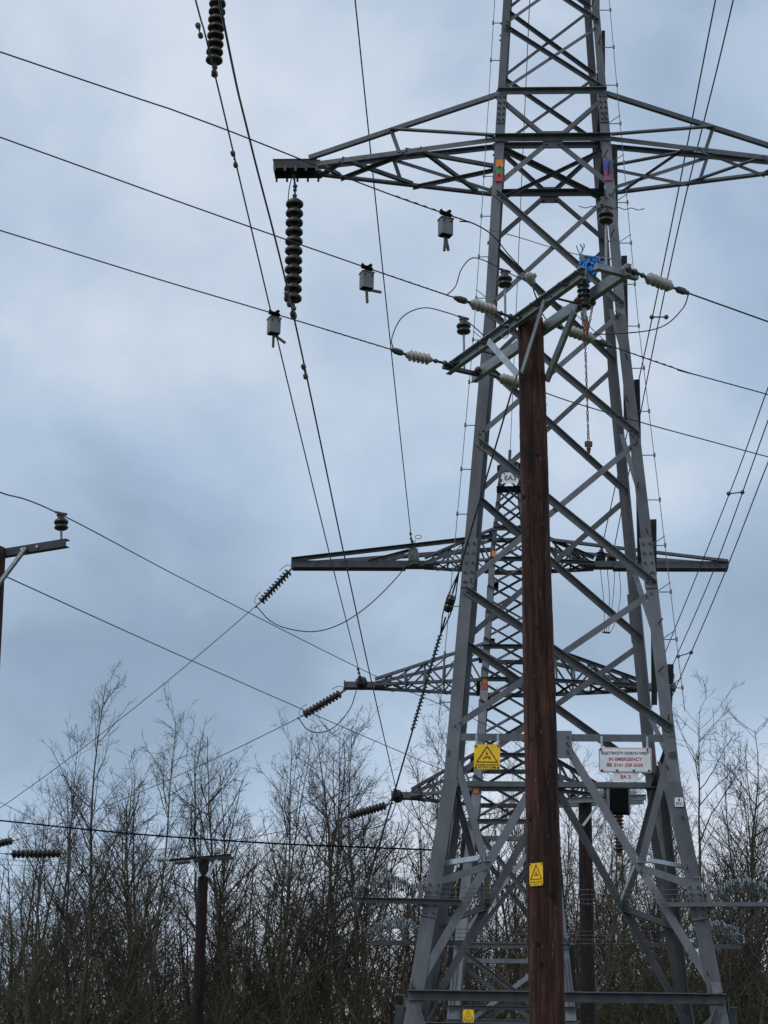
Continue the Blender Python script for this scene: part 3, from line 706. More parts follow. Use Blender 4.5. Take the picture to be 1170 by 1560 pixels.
wire('jumper_wire', 'long sagging jumper from the grey bushing to the upper tension string', [at(629, 845, Y3 - .3), at(606, 878, Y3 - .3), at(563, 921, Y3 - .3), at(520, 950, Y3 - .2), at(480, 962, Y3), at(440, 958, Y3 + .1), at(412, 946, Y3 + .2), at(391, 924, Y3 + .3)], .016, WIRE)
wire('jumper_wire', 'small jumper loop under the middle left arm of the far tower', [at(543, 1052, Y3 - .3), at(533, 1080, Y3 - .2), at(510, 1107, Y3), at(487, 1116, Y3 + .2), at(468, 1111, Y3 + .4), at(455, 1094, Y3 + .5)], .015, WIRE)
wire('jumper_wire', 'short jumper under the lowest left arm of the far tower', [at(604, 1222, Y3 - .3), at(590, 1252, Y3 - .1), at(560, 1262, Y3 + .2), at(528, 1246, Y3 + .4)], .014, WIRE)
for i, (xa, xb, ya, yb, wl) in enumerate(((914, 921, 862, 962, 'first'), (925, 924, 866, 961, 'second'), (937, 927, 862, 961, 'third'), (942, 941, 862, 935, 'fourth'))):
    wire('dropper_wire', '%s of the four thin droppers below the upper right arm counted from the left' % wl, [at(xa, ya, Y3 + .1 * i), at((xa + xb) / 2 + (4 if i % 2 else 2), (ya + yb) / 2, Y3 + .1 * i), at(xb, yb, Y3 + .1 * i)] + ([at(933, 958, Y3 + .2), at(928, 964, Y3 + .2)] if i == 3 else []), .010, WIREG)
part('dropper_clamp', *tube([at(918, 963, Y3 + .1), at(929, 964, Y3 + .2)], .03, 6), BOLT, T3)
# ---- right hand circuit
def line(label, pts, r=.0135): return wire('conductor', label, pts, r, WIRE, n=12)
def sp(p, Y): return at(p[0], p[1], Y)
Rr = [((1090, 0), 31, (1003, 440), 40, (916, 838), Y3, 'left one of the twin conductors descending beside the tower at upper right'),
      ((1117, 0), 31, (1022, 400), 39, (935, 838), Y3 + .3, 'right one of the twin conductors descending beside the tower at upper right'),
      ((1171, 588), 40, (1110, 755), 47, (1003, 1020), Y3, 'left one of the three conductors slanting in from the right edge'),
      ((1171, 638), 40, (1090, 862), 47, (1021, 1022), Y3 + .2, 'middle one of the three conductors slanting in from the right edge'),
      ((1171, 702), 40, (1088, 912), 47, (963, 1200), Y3, 'right one of the three conductors slanting in from the right edge')]
for a_, ya, m_, ym, e_, ye, lb in Rr:
    A, B = at(*a_, ya), at(*e_, ye); M = at(*m_, ym)
    # keep the mid point on the straight chord in depth, with the photo's slight bow
    line(lb, [extend(B, A, .35) + up * .15, A, M, B])
def spacer(label, a, b, Y):
    t = thing('conductor_spacer', label, 'spacer', 'spacers on the right hand conductors'); a, b = at(*a, Y), at(*b, Y)
    part('spacer_bar', *tube([a, b], .016, 6), BOLT, t)
    for p in (a, b): part('spacer_clamp', *join([ball(p, .055)]), BOLT, t)
spacer('small spacer between the twin conductors beside the pole top', (993, 483), (1015, 483), 41); spacer('small spacer on the three conductors at the right edge', (1110, 752), (1131, 750), 47)
spacer('small spacer beside the right leg where conductors reach the far tower', (1033, 1000), (1053, 994), 52)
# earth wire between the tower peaks
wire('earth_wire', 'thin earth wire from the top edge down to the peak of the far tower', [at(812, -120, 30), at(807, 0, 33), at(794, 293, 42), at(781, 600, 52), at(777, 694, Y3)], .0085, WIREG, n=8)
o = part('wire_grip', *join([tube([at(777, 686, Y3), at(776, 704, Y3)], .05, 6), tube([at(776, 700, Y3), at(768, 722, Y3 - .2)], .02, 5)]), BOLT, T3)

# ================================================================== FOREGROUND WOOD POLE
YP = 16.3
pt, pb = at(808.5, 478, YP), at(834.5, 1560, YP)
dirp = (pb - pt).normalized(); base = pb + dirp * (pb.z + .4) / -dirp.z
P1 = thing('wood_pole', 'thick reddish brown creosoted wooden pole in the foreground', 'pole')
def make_pole(parent, top, bot, r0, r1, m, seed, segs=40, rings=90, rough=.004):
    rnd = random.Random(seed); ph = [rnd.uniform(0, 6.28) for _ in range(8)]; d = bot - top; H = d.length; o_ = Vector(bot)
    a, b, c = ortho(-d); V = []
    for i in range(rings + 1):
        t = i / rings; r = r0 + (r1 - r0) * t; zz = t * H
        for k in range(segs):
            th = 2 * math.pi * k / segs
            q = r + rough * (math.sin(2 * th + ph[0] + zz * .7) * .7 + .5 * math.sin(5 * th + ph[1] + .9 * math.sin(zz * 1.3)) + .35 * math.sin(11 * th + ph[2] + math.sin(zz * 2.1 + ph[3])) + .4 * math.sin(zz * 3.1 + ph[4] + 2 * th)) + rnd.uniform(-1, 1) * rough * .25
            V.append((math.cos(th) * q, math.sin(th) * q, zz))
    F = [[i * segs + k, i * segs + (k + 1) % segs, (i + 1) * segs + (k + 1) % segs, (i + 1) * segs + k] for i in range(rings) for k in range(segs)] + [list(range(rings * segs, (rings + 1) * segs))]
    o = part('pole_shaft', V, F, m, parent, True); o.location = bot; o.rotation_euler = (-d).to_track_quat('Z', 'Y').to_euler(); return o
sh = make_pole(P1, pt - up * .06, base, .152, .113, WOOD, 3, 64, 200, .005)
# splinters standing off the shaft
rs = random.Random(5); ch = []
for i in range(150):
    t = rs.uniform(.0, .62); th = rs.uniform(0, 6.28); c0 = pt.lerp(base, t); r_ = .113 + .039 * t
    p = c0 + Vector((math.cos(th), math.sin(th), 0)) * (r_ - .002); l_ = rs.uniform(.01, .05)
    q = p + Vector((math.cos(th), math.sin(th), 0)) * rs.uniform(.003, .012) + up * l_ * rs.choice((-1, 1))
    ch.append(tube([p, q], [.0025, .0008], 3))
o = part('splinters', *join(ch), COPPER, P1); o['kind'] = 'stuff'
for i in range(14):
    t = rs.uniform(.08, .6); th = rs.uniform(3.6, 5.9); c0 = pt.lerp(base, t); r_ = .113 + .039 * t
    n_ = Vector((math.cos(th), math.sin(th), 0)); part('knot', *lathe([(.022, -.01), (.02, .003), (.012, .005), (.006, .001)], c0 + n_ * r_, n_, 9), WOODD, P1, True)
ZARM = pt.z - .10
# direction of the arm, from its two visible ends at one height
A0, A1 = atz(682, 563, ZARM), atz(884, 414, ZARM); B0, B1 = atz(714, 573, ZARM), atz(955, 409, ZARM)
ad_ = ((A1 - A0).normalized() + (B1 - B0).normalized()).normalized(); an = Vector((ad_.y, -ad_.x, 0))      # towards the right / far side or near side
if an.dot(CAMP - pt) < 0: an = -an
def channel(name, p0, p1, n, h, fl, m, parent):
    th = .008; prof = [(-h / 2, 0), (h / 2, 0), (h / 2, fl), (h / 2 - th, fl), (h / 2 - th, th), (-h / 2 + th, th), (-h / 2 + th, fl), (-h / 2, fl)]
    V, F = sweep(p0, p1, n, prof); return part(name, V, F, m, parent)
pc = pt - up * .1
def onarm(px, py): return atz(px, py, ZARM)
sA = [(p - pc).dot(ad_) for p in (A0, A1, B0, B1)]
offA = .12
ca0, ca1 = pc + ad_ * sA[0] + an * offA, pc + ad_ * sA[1] + an * offA
cb0, cb1 = pc + ad_ * sA[2] - an * offA, pc + ad_ * sA[3] - an * offA
ARM_DEBUG = dict(sA=[round(x, 2) for x in sA], ad=tuple(round(x, 2) for x in ad_), zarm=round(ZARM, 2), offs=[round((p - pc).dot(an), 2) for p in (A0, A1, B0, B1)])
print('ARM', ARM_DEBUG)
CHA = channel('cross_arm', ca0, ca1, an, .10, .05, GALV, P1); channel('cross_arm', cb0, cb1, -an, .10, .05, GALV, P1)
AL = lambda s, o_=0., dz=0.: pc + ad_ * s + an * o_ + up * dz       # arm-local point
def pole_face(n, dz): return pc + n.normalized() * .115 + up * dz
def s_of(px, o_):      # arm coordinate whose picture x is px
    return float(min(np.linspace(-1.4, 1.6, 301), key=lambda s: abs(585 + FPX * (AL(s, o_) - CAMP).dot(CR) / (AL(s, o_) - CAMP).dot(CF) - px)))
# braces
bar(P1, 'arm_brace', AL(s_of(829, offA + .06), offA + .06, -.03), at(795, 568, pt.y - .13), an, .05, .012, GALV)
bar(P1, 'arm_brace', AL(s_of(744, offA + .055), offA + .055, -.03), at(789, 571, pt.y - .10), an, .06, .010, GALVL)
bar(P1, 'arm_brace', at(875, 475, AL(.62, -offA).y - .06), at(833, 579, pt.y - .03), an, .07, .03, GALV)
for s in (-1.05, -.55, -.15, .35, .8, 1.05):
    if sA[0] < s < sA[1]: part('arm_bolt', *join([lathe([(.012, -.03), (.012, .10)], AL(s, offA + .0, 0), an, 6), lathe([(.022, .012), (.022, .03)], AL(s, offA, 0), an, 6)]), BOLT, CHA)
for s in (-.7, .55): part('arm_bolt', *tube([AL(s, -offA - .06), AL(s, offA + .02)], .010, 6), BOLT, CHA)
bar(P1, 'end_strap', AL(sA[0] + .08, -offA - .05, -.02), AL(sA[0] + .08, offA + .12, -.02), up, .05, .03, BOLT)
bar(P1, 'end_strap', AL(sA[3] - .06, -offA - .14, -.02), AL(sA[3] - .06, offA + .02, -.02), up, .05, .05, GALV)
part('coiled_wire', *tube(catmull([AL(-.1 + .07 * math.cos(t), offA + .07, -.07 + .06 * math.sin(t)) for t in np.linspace(0, 14, 34)], 3), .004, 4), GALV, P1)

# ---- white tension insulators, strung along the line direction
def tension(label, a, b, dead, far):
    """a = body end at the arm side, b = body end at the line side, dead = clamp on the line"""
    t = thing('tension_insulator', label, 'insulator', 'pale tension insulators on the pole arms'); d = (b - a); L_ = d.length; prof = [(.018, -.02), (.03, 0)]
    for i in range(5):
        h = L_ * (.03 + .19 * i); prof += [(.029, h + L_ * .01), (.050, h + L_ * .055), (.053, h + L_ * .085), (.048, h + L_ * .11), (.029, h + L_ * .135)]
    prof += [(.032, L_), (.018, L_ + .02)]
    part('porcelain', *lathe(prof, a, d, 16), GREYP, t, True)
    part('arm_link', *join([tube([far, a], .012, 6), ball(far.lerp(a, .35), .026), ball(far.lerp(a, .75), .022), ball(far, .03)]), BOLT, t)
    part('dead_end', *join([tube([b, dead], .012, 6), lathe([(.02, -.05), (.03, -.03), (.03, .03), (.018, .06)], b.lerp(dead, .62), dead - b, 8), ball(dead, .02)]), BOLT, t)
    return t
ZI = ZARM + .0
Q = lambda px, py, dz=0.: atz(px, py, ZI + dz)
tension('pale ribbed tension insulator left of the near end of the arm', Q(655, 548), Q(621, 541), Q(598, 533), Q(690, 556))
tension('pale ribbed tension insulator just left of the pole top', Q(754, 474), Q(719, 462), Q(694, 454), Q(790, 487))
tension('pale ribbed tension insulator at the far right end of the arm', Q(986, 423), Q(1022, 437), Q(1047, 446), Q(957, 409))
tension('pale ribbed tension insulator right of the pole behind the hanging chain', Q(868, 504), Q(902, 516), Q(930, 527), Q(846, 494))
tension('pale ribbed tension insulator half hidden behind the pole', Q(763, 576), Q(792, 585), Q(812, 591), Q(728, 563))
# small one seen end on for the third phase
tsm = thing('line_clamp', 'small pale clamp on the thick lead above the near arm', 'clamp'); p = Q(808, 425, .08)
part('clamp_body', *join([lathe([(.02, -.06), (.036, -.04), (.036, .03), (.024, .05)], p, Vector((.4, .6, -.5)), 10), ball(p + Vector((.03, 0, .03)), .025)]), GREYP, tsm)

# ---- pin insulators
def pin(label, top, foot, r=.062, group='dark pin insulators on the foreground pole'):
    t = thing('pin_insulator', label, 'insulator', group); k = r / .062; top = Vector(top); ax = (top - foot).normalized()
    prof = [(.020, -.165), (.040, -.160), (.060, -.150), (.066, -.138), (.060, -.124), (.038, -.112), (.036, -.104), (.062, -.100), (.068, -.088), (.062, -.072), (.042, -.056), (.030, -.044), (.036, -.03), (.034, -.005), (.02, .0)]
    part('porcelain', *lathe([(a * k, b * k) for a, b in prof], top, ax, 18), BROWN, t, True)
    part('pin_stem', *tube([foot, top - ax * .155 * k], .012 * k, 6), GALV, t)
    part('tie_wire', *join([lathe([(.036 * k, -.03 * k), (.044 * k, -.02 * k), (.036 * k, -.008 * k)], top, ax, 12), tube([top + Vector((-.05, -.03, 0)) * k, top + Vector((.05, .03, .0)) * k], .012 * k, 5)]), BOLT, t)
    return t
def pin_at(label, px, py_top, s, o_, **k):
    ft = AL(s, o_, .03); top = at(px, py_top, ft.y); return pin(label, top, ft, **k)
fA = AL(-.62, .0); 
pA = pin_at('dark pin insulator on the near left end of the arm', 706, 484, s_of(707, 0), 0); pB = pin_at('dark pin insulator on a tall stem above the middle of the arm', 769, 412, s_of(770, .06), .06); pC = pin_at('dark pin insulator on the tallest stem at the right end of the arm', 923, 314, s_of(924, 0), 0)

# ---- line wires
lw = .0055
def ext2(a, b, L_): return b + (b - a).normalized() * L_
lA = [Q(598, 533), Q(418, 478, .02), Q(240, 425, .05), Q(0, 351, .10)]; lB = [Q(694, 454), Q(559, 408, .02), Q(300, 317, .05), Q(0, 209, .1)]
lC = [Q(720, 340, .12), Q(570, 287, .12), Q(300, 181, .15), Q(0, 79, .2)]
wire('pole_line', 'lowest of the three wires entering from the left edge to the pole', lA + [ext2(lA[-2], lA[-1], 9)], lw); wire('pole_line', 'middle one of the three wires entering from the left edge to the pole', lB + [ext2(lB[-2], lB[-1], 9)], lw); wire('pole_line', 'topmost of the three wires entering from the left edge to the pole', lC + [ext2(lC[-2], lC[-1], 9)], lw)
rA = [Q(1047, 446), Q(1170, 490, -.02)]; rB = [Q(930, 527), Q(1050, 568, -.02), Q(1170, 601, -.05)]; rC = [Q(812, 591), Q(870, 612, -.01), Q(1000, 650, -.03), Q(1170, 696, -.06)]
for pts, lb in ((rA, 'upper wire leaving the pole arm to the right edge'), (rB, 'middle wire leaving the pole arm to the right edge'), (rC, 'lower wire leaving behind the pole to the right edge')):
    wire('pole_line', lb, pts + [ext2(pts[-2], pts[-1], 10)], lw if pts is not rA else .007)
# preformed dead-end grips: thicker first metre
for i, (pts, lb) in enumerate(((lA, 'twisted grip on the lowest left wire'), (lB, 'twisted grip on the middle left wire'), (lC, 'twisted grip on the topmost left wire'), (rA, 'twisted grip on the upper right wire'), (rB, 'twisted grip on the middle right wire'))):
    d = (pts[1] - pts[0]).normalized(); a, b, c = ortho(d); L_ = .75; pp = [pts[0] + d * (L_ * k / 60) + (b * math.cos(k * .9) + c * math.sin(k * .9)) * .0035 for k in range(61)]
    tag(part('wire_grip', *tube(pp, .0042, 4), WIRE), lb + ' beside the insulator', 'grip', 'twisted wire grips')
# jumpers
def jump(label, pts, r=.0055, m=WIRE): return wire('jumper_wire', label, pts, r, m, n=8)
Yp = lambda s, o_=0: AL(s, o_).y
yA, yB, yC = AL(s_of(707, 0)).y, AL(s_of(770, .06), .06).y, AL(s_of(924, 0)).y
jump('arching jumper to the pin insulator on the near left end of the arm', [Q(600, 533), at(597, 515, Q(600, 533).y), at(613, 483, yA - .2), at(645, 469, yA - .1), at(680, 476, yA), at(706, 486, yA), at(728, 503, yA + .1), at(745, 520, yA + .2)])
jump('arching jumper to the pin insulator above the middle of the arm', [Q(680, 450), at(694, 436, yB - .3), at(703, 410, yB - .2), at(720, 393, yB - .1), at(745, 400, yB), at(769, 413, yB), at(800, 428, yB + .1), at(815, 440, yB + .2), at(830, 470, yB + .3)])
jump('thick dark lead dropping from the topmost wire to the pole top', [at(700, 337, lC[0].y), at(720, 340, lC[0].y), at(750, 358, lC[0].y + .3), at(775, 388, lC[0].y + .6), at(800, 415, lC[0].y + .9), at(809, 427, lC[0].y + 1), at(815, 448, lC[0].y + .9), at(835, 490, pt.y + .4), at(880, 508, pt.y + .4), at(960, 507, pt.y + .4), at(1010, 497, pt.y + .5), at(1040, 470, pt.y + .4), at(1049, 448, Q(1047, 446).y)], .0058)
jump('thin straight wire from the topmost line to the knot of blue rope', [at(745, 350, lC[0].y + .2), at(785, 360, lC[0].y), at(840, 377, AL(.6).y), at(884, 389, AL(.8).y)], .0035)
jump('thin wire slanting down behind the arm to the right of the pole', [at(845, 460, pt.y + .3), at(880, 482, pt.y + .4), at(930, 527, pt.y + .5)], .0035)
jump('wavy loose wire across the top of the tallest pin insulator', [at(882 + i * 10, 315 + (1.3 if i % 2 else -1.3) + i * .4, yC) for i in range(11)], .0035)
# ---- fault indicator boxes on the three left wires
def fault(label, wpts, px, py, spread):
    t = thing('fault_indicator', label, 'indicator box', 'grey indicator boxes hung on the left wires')
    w0 = min(catmull(wpts, 60), key=lambda q: abs(585 + FPX * (q - CAMP).dot(CR) / (q - CAMP).dot(CF) - px)); d = (wpts[1] - wpts[0]).normalized()
    c = w0 - up * .12; a = Vector((.92, .38, 0)).normalized(); b = Vector((-.38, .92, 0))
    V, F = sweep(c - up * .07, c + up * .062, b, [(-.045, -.04), (.045, -.04), (.05, -.034), (.05, .034), (.045, .04), (-.045, .04), (-.05, .034), (-.05, -.034)]); hs_ = part('housing', V, F, BOX, t)
    V, F = sweep(c - up * .076, c - up * .0705, b, [(-.04, -.033), (.04, -.033), (.04, .033), (-.04, .033)]); part('base_plate', V, F, BLACK, hs_)
    V, F = sweep(c + up * .0625, c + up * .075, b, [(-.054, -.044), (.054, -.044), (.054, .044), (-.054, .044)]); part('lid', V, F, CAPM, hs_)
    for q_ in (-.03, .03): part('lid_screw', *lathe([(.007, 0), (.007, .006)], c + a * q_ + up * .04 - b * .0405, -b, 6), BLACK, hs_)
    part('clamp', *join([tube([c + up * .062, w0 + up * .01], .018, 6), tube([w0 - d * .05, w0 + d * .05], .018, 6), tube([w0, w0 + up * .035 + a * .04], .014, 5), tube([w0 - a * .02, w0 + up * .03 - a * .045], .012, 5), tube([c + up * .08 - a * .02, c + up * .08 + a * .045], .012, 5)]), BLACK, t)
    for dx, dz in spread: bar(hs_, 'antenna', c - up * .075, c - up * .075 + a * dx - up * dz, b, .018, .018, BOX if False else CAPM)
    return t
fault('grey indicator box hung on the topmost left wire', lC, 680, 325, ((-.01, .13), (.025, .12))); fault('grey indicator box hung on the middle left wire', lB, 559, 408, ((.01, .12), (.13, .0))); fault('grey indicator box hung on the lowest left wire', lA, 418, 478, ((.0, .12), (.11, .06)))

# ---- hanging cable termination, chain and rope at the right of the arm
yE = AL(.62, .22).y
te = thing('cable_termination', 'dark ribbed cable termination hanging in front of the arm beside the blue rope', 'insulator')
p0, p1 = at(887, 394, yE), at(890, 470, yE); d = p1 - p0; L_ = d.length; prof = [(.022, .0), (.022, L_ * .25), (.03, L_ * .27)]
for i in range(6): h = L_ * (.29 + .105 * i); prof += [(.040, h), (.054, h + L_ * .03), (.056, h + L_ * .06), (.040, h + L_ * .085)]
prof += [(.058, L_ * .93), (.06, L_ * .99), (.02, L_)]
part('sheds', *lathe(prof, p0, d, 16), BLACKP, te, True)
part('top_stem', *lathe([(.024, -.03), (.026, 0), (.024, L_ * .26)], p0, d, 10), GALV, te); part('lower_stem', *lathe([(.020, L_ * .97), (.022, L_ * 1.22), (.017, L_ * 1.24)], p0, d, 10), GALVL, te)
part('copper_tip', *lathe([(.019, 0), (.021, .09), (.01, .16)], at(892, 482, yE), Vector((.08, 0, -1)), 8), COPPER, te)
part('top_bracket', *boxpts(p0 + Vector((-.02, 0, .02)), p0 + Vector((.24, .05, .02)), up, .05, .012), GALV, te)
clm = at(902, 461, yE + .05); part('red_clamp', *join([ball(clm, .035), ball(at(880, 458, yE), .03), tube([at(880, 460, yE - .03), clm], .014, 6)]), RUST, te)
ch_ = thing('hanging_chain', 'rusty chain with a hook hanging straight down beside the pole top', 'chain')
def chain_links(name, pa, pb, step):
    n = int((pb - pa).length / step); ring = [(math.cos(t) * .008, math.sin(t) * .017) for t in np.linspace(0, 2 * math.pi, 9)]
    V, F = join([tube([Vector((x, 0, y)) for x, y in ring], .0042, 5, False)]); me = mesh('link', V, F, True); me.materials.append(RUST)
    for i in range(n):
        o = link(name, me, None, ch_); o.location = pa.lerp(pb, (i + .5) / n); o.rotation_euler = (R(random.uniform(-8, 8)), 0, (0 if i % 2 else math.pi / 2) + .4 + R(random.uniform(-25, 25)))
yK = yE - .06
chain_links('link', at(884, 455, yK), at(891, 520, yK), .030); chain_links('link', at(903, 465, yK), at(892, 522, yK), .034); chain_links('link', at(891.5, 522, yK), at(896.5, 672, yK), .0285)
hk = at(896.5, 673, yK); part('hook', *join([boxpts(hk + Vector((-.03, 0, -.02)), hk + Vector((.03, 0, -.02)), up, .03, .04), tube([hk, hk - up * .05], .012, 6), lathe([(.014, 0), (.02, .03), (.012, .06), (.003, .1)], hk - up * .03, Vector((.03, 0, -1)), 7)]), RUST, ch_)
rope = thing('blue_rope', 'frayed bright blue rope knotted round the right end of the arm', 'rope')
rr = random.Random(9)
for i in range(14):
    x0, y0 = 888 + rr.uniform(-2, 20), 398 + rr.uniform(-4, 6)
    pts = [at(x0, y0, yE - .08)]
    x, y = x0, y0
    for k_ in range(5): x += rr.uniform(-6, 9); y += rr.uniform(-5, 12); pts.append(at(min(max(x, 882), 921), min(y, 436), yE - .1 + rr.uniform(-.04, .05)))
    part('strand', *tube(catmull(pts, 5), .0085, 5), BLUE, rope, True)
for k_ in range(4):
    cx = 895 + k_ * 5; part('coil_loop', *tube([at(cx + 7 * math.cos(t) - 2, 405 + 9 * math.sin(t), yE - .09 - .03 * math.sin(t + k_)) for t in np.linspace(0, 6.5, 16)], .010, 5), BLUE, rope, True)
part('strand', *tube(catmull([at(886, 398, yE - .08), at(884, 388, yE - .08), at(888, 380, yE - .08), at(884, 372, yE - .08)], 5), .006, 5), BLUE, rope)
part('strand', *tube(catmull([at(884, 389, yE - .08), at(880, 380, yE - .08), at(878, 374, yE - .08)], 5), .004, 5), INK, rope)
part('strand', *tube(catmull([at(886, 381, yE - .08), at(890, 376, yE - .08), at(889, 371, yE - .08)], 5), .005, 5), BLUE, rope)

# ---- stay wire with its insulator and spiral
sk = at(779, 598, YP - .13); anc = at(430, 1793, 21.0); anc = Vector((anc.x, 21.0, .0))
def stay_at(py):          # the point of the straight stay seen at picture row py
    lo, hi = 0, 1
    for _ in range(40):
        m_ = (lo + hi) / 2; q = sk.lerp(anc, m_); v = 780 - FPX * (q - CAMP).dot(CU) / (q - CAMP).dot(CF)
        if v < py: lo = m_
        else: hi = m_
    return sk.lerp(anc, lo)
def xat(p): return 585 + FPX * (p - CAMP).dot(CR) / (p - CAMP).dot(CF)
anc = at(600, 1210, 18.2); anc = sk + (anc - sk) * ((sk.z) / (sk.z - anc.z))
st = thing('stay_wire', 'dark stay wire slanting down leftwards from the pole top with a wrapped spiral', 'stay wire')
part('stay_cable', *tube([at(788, 571, YP - .14), sk, stay_at(905)], .0085, 6), WIRE, st); part('stay_cable', *tube([stay_at(940), anc], .0085, 6), WIRE, st)
a_ = stay_at(905); b_ = stay_at(940); dS = (b_ - a_).normalized()
part('strain_block', *lathe([(.022, -.01), (.042, .015), (.044, .05), (.034, .06), (.034, .075), (.044, .085), (.044, .12), (.022, .145)], a_.lerp(b_, .1), dS, 8), BLACKP, st)
a, b, c = ortho(dS)
for s in (-1, 1): part('stay_loop', *tube([stay_at(872), a_.lerp(b_, .2) + b * s * .04, a_.lerp(b_, .9) + b * s * .035, stay_at(968)], .006, 5), WIRE, st)
h0, h1 = stay_at(968), stay_at(1112)
part('spiral_wrap', *tube([h0.lerp(h1, k / 260) + (b * math.cos(k * .62) + c * math.sin(k * .62)) * (.016 + (.004 if k % 10 < 3 else 0)) for k in range(261)], .0065, 4), WIRE, st)

# ================================================================== OTHER WOOD POLES
# left edge
YL = 18.2
PL = thing('wood_pole', 'wooden pole cut off by the left edge with a short steel arm', 'pole')
lt, lb_ = at(-9, 836, YL), at(-24, 1100, YL); dl = (lb_ - lt).normalized(); lbase = lt + dl * ((lt.z + .3) / -dl.z)
make_pole(PL, lt, lbase, .14, .108, WOOD, 8, 28, 60, .003)
e1 = at(100, 826, YL - .35); e0 = atz(-90, 857, e1.z); 
nA = Vector((e1.y - e0.y, -(e1.x - e0.x), 0)).normalized()
if nA.dot(CAMP - e1) < 0: nA = -nA
channel('cross_arm', e0, e1, -nA, .075, .06, TIPM, PL)
bar(PL, 'arm_brace', e0.lerp(e1, .70) + nA * .02, lt - up * .42 + Vector((.06, -.1, 0)), nA, .035, .03, GALV)
for f in (.66, .78): part('arm_bolt', *lathe([(.014, 0), (.014, .012)], e0.lerp(e1, f) + nA * .001, nA, 8), GALVL, PL)
pf = e0.lerp(e1, .965) + up * .035; pin('dark pin insulator on the arm of the left edge pole', at(93, 782, pf.y), pf, .062, 'pin insulators on the other poles')
YB = 40.0
# behind the near tower
PB = thing('wood_pole', 'dark reddish pole with a light crossarm seen through the base of the near tower', 'pole')
bt = at(891, 1219, YB); bb = at(895, 1500, YB); db = (bb - bt).normalized(); bbase = bt + db * ((bt.z - gz(bt.x, YB) + .3) / -db.z)
make_pole(PB, bt, bbase, .17, .13, WOODD, 11, 24, 50, .004)
ba0, ba1 = at(846, 1221, YB - .15), at(984, 1215, YB - .15); nB = Vector((0, -1, 0))
channel('cross_arm', ba0, ba1, nB, .11, .06, GALV, PB); channel('cross_arm', ba0 + Vector((0, .32, 0)), ba1 + Vector((0, .32, 0)), -nB, .11, .06, GALV, PB)
for s in (-1, 1): bar(PB, 'arm_brace', at(886 + s * 27, 1224, YB - .2), at(886 + s * 2, 1258, YB - .2), nB, .05, .02, GALVL)
for px_, lb2 in ((852, 'small pale insulator on the left half of the hidden pole crossarm'), (914, 'small pale insulator on the crossarm beside the black box'), (964, 'small pale insulator near the right end of the hidden pole crossarm')):
    p = at(px_, 1214, YB); t = thing('post_insulator', lb2, 'insulator', 'insulators on the hidden pole')
    part('porcelain', *lathe([(.05, 0), (.09, .03), (.06, .06), (.09, .09), (.06, .12), (.07, .16), (.03, .19)], p, up, 12), GREYP3, t, True)
    part('tie_wire', *lathe([(.05, .14), (.06, .155), (.05, .17)], p, up, 10), BOLT, t)
bx = thing('equipment_box', 'black equipment box hung on the crossarm below the emergency sign', 'box')
bc = at(942, 1221, YB - .45)
V, F = sweep(bc - up * .24, bc + up * .24, Vector((0, -1, 0)), [(-.18, -.12), (.18, -.12), (.18, .12), (-.18, .12)]); part('cabinet', V, F, BLACK, bx)
V, F = sweep(bc - up * .25, bc + up * .25, Vector((0, -1, 0)), [(-.215, -.11), (-.182, -.11), (-.182, .13), (-.215, .13)]); part('side_flange', V, F, STEEL, bx)
V, F = sweep(bc - up * .25, bc + up * .25, Vector((0, -1, 0)), [(.182, -.11), (.215, -.11), (.215, .13), (.182, .13)]); part('side_flange', V, F, STEEL, bx)
bpst = thing('post_insulator', 'dark red brown ribbed bushing hanging under the black box', 'insulator'); pr = [(.05, 0)]
for i in range(10): pr += [(.05, .07 * i + .01), (.10, .07 * i + .035), (.10, .07 * i + .045), (.05, .07 * i + .06)]
part('porcelain', *lathe(pr + [(.03, .74)], bc - up * .26, Vector((0, 0, -1)), 12), mat('red_brown_porcelain', (.05, .02, .02), (.09, .04, .035), 12, .4), bpst, True)
part('end_cap', *lathe([(.06, .74), (.05, .8)], bc - up * .26, Vector((0, 0, -1)), 8), BOLT, bpst)
# lines from the left edge pole to the hidden pole
pinw = at(93, 784, pf.y)
wire('pole_line', 'wire tied to the left edge pin insulator and running down behind the tower', [at(-60, 722, YL - 2.5), at(0, 750, YL - 1.2), pinw, at(300, 893, YL + 8), at(570, 1029, YL + 14.5), at(772, 1122, YL + 19), at(852, 1207, YB)], .0065, WIRE)
wire('pole_line', 'wire from behind the left edge pole passing below the middle arms', [at(-20, 864, YL), at(15, 881, YL + .8), at(300, 1010, YL + 9.5), at(600, 1141, YL + 16.5), at(700, 1180, YL + 19), at(852, 1214, YB)], .0065, WIRE)
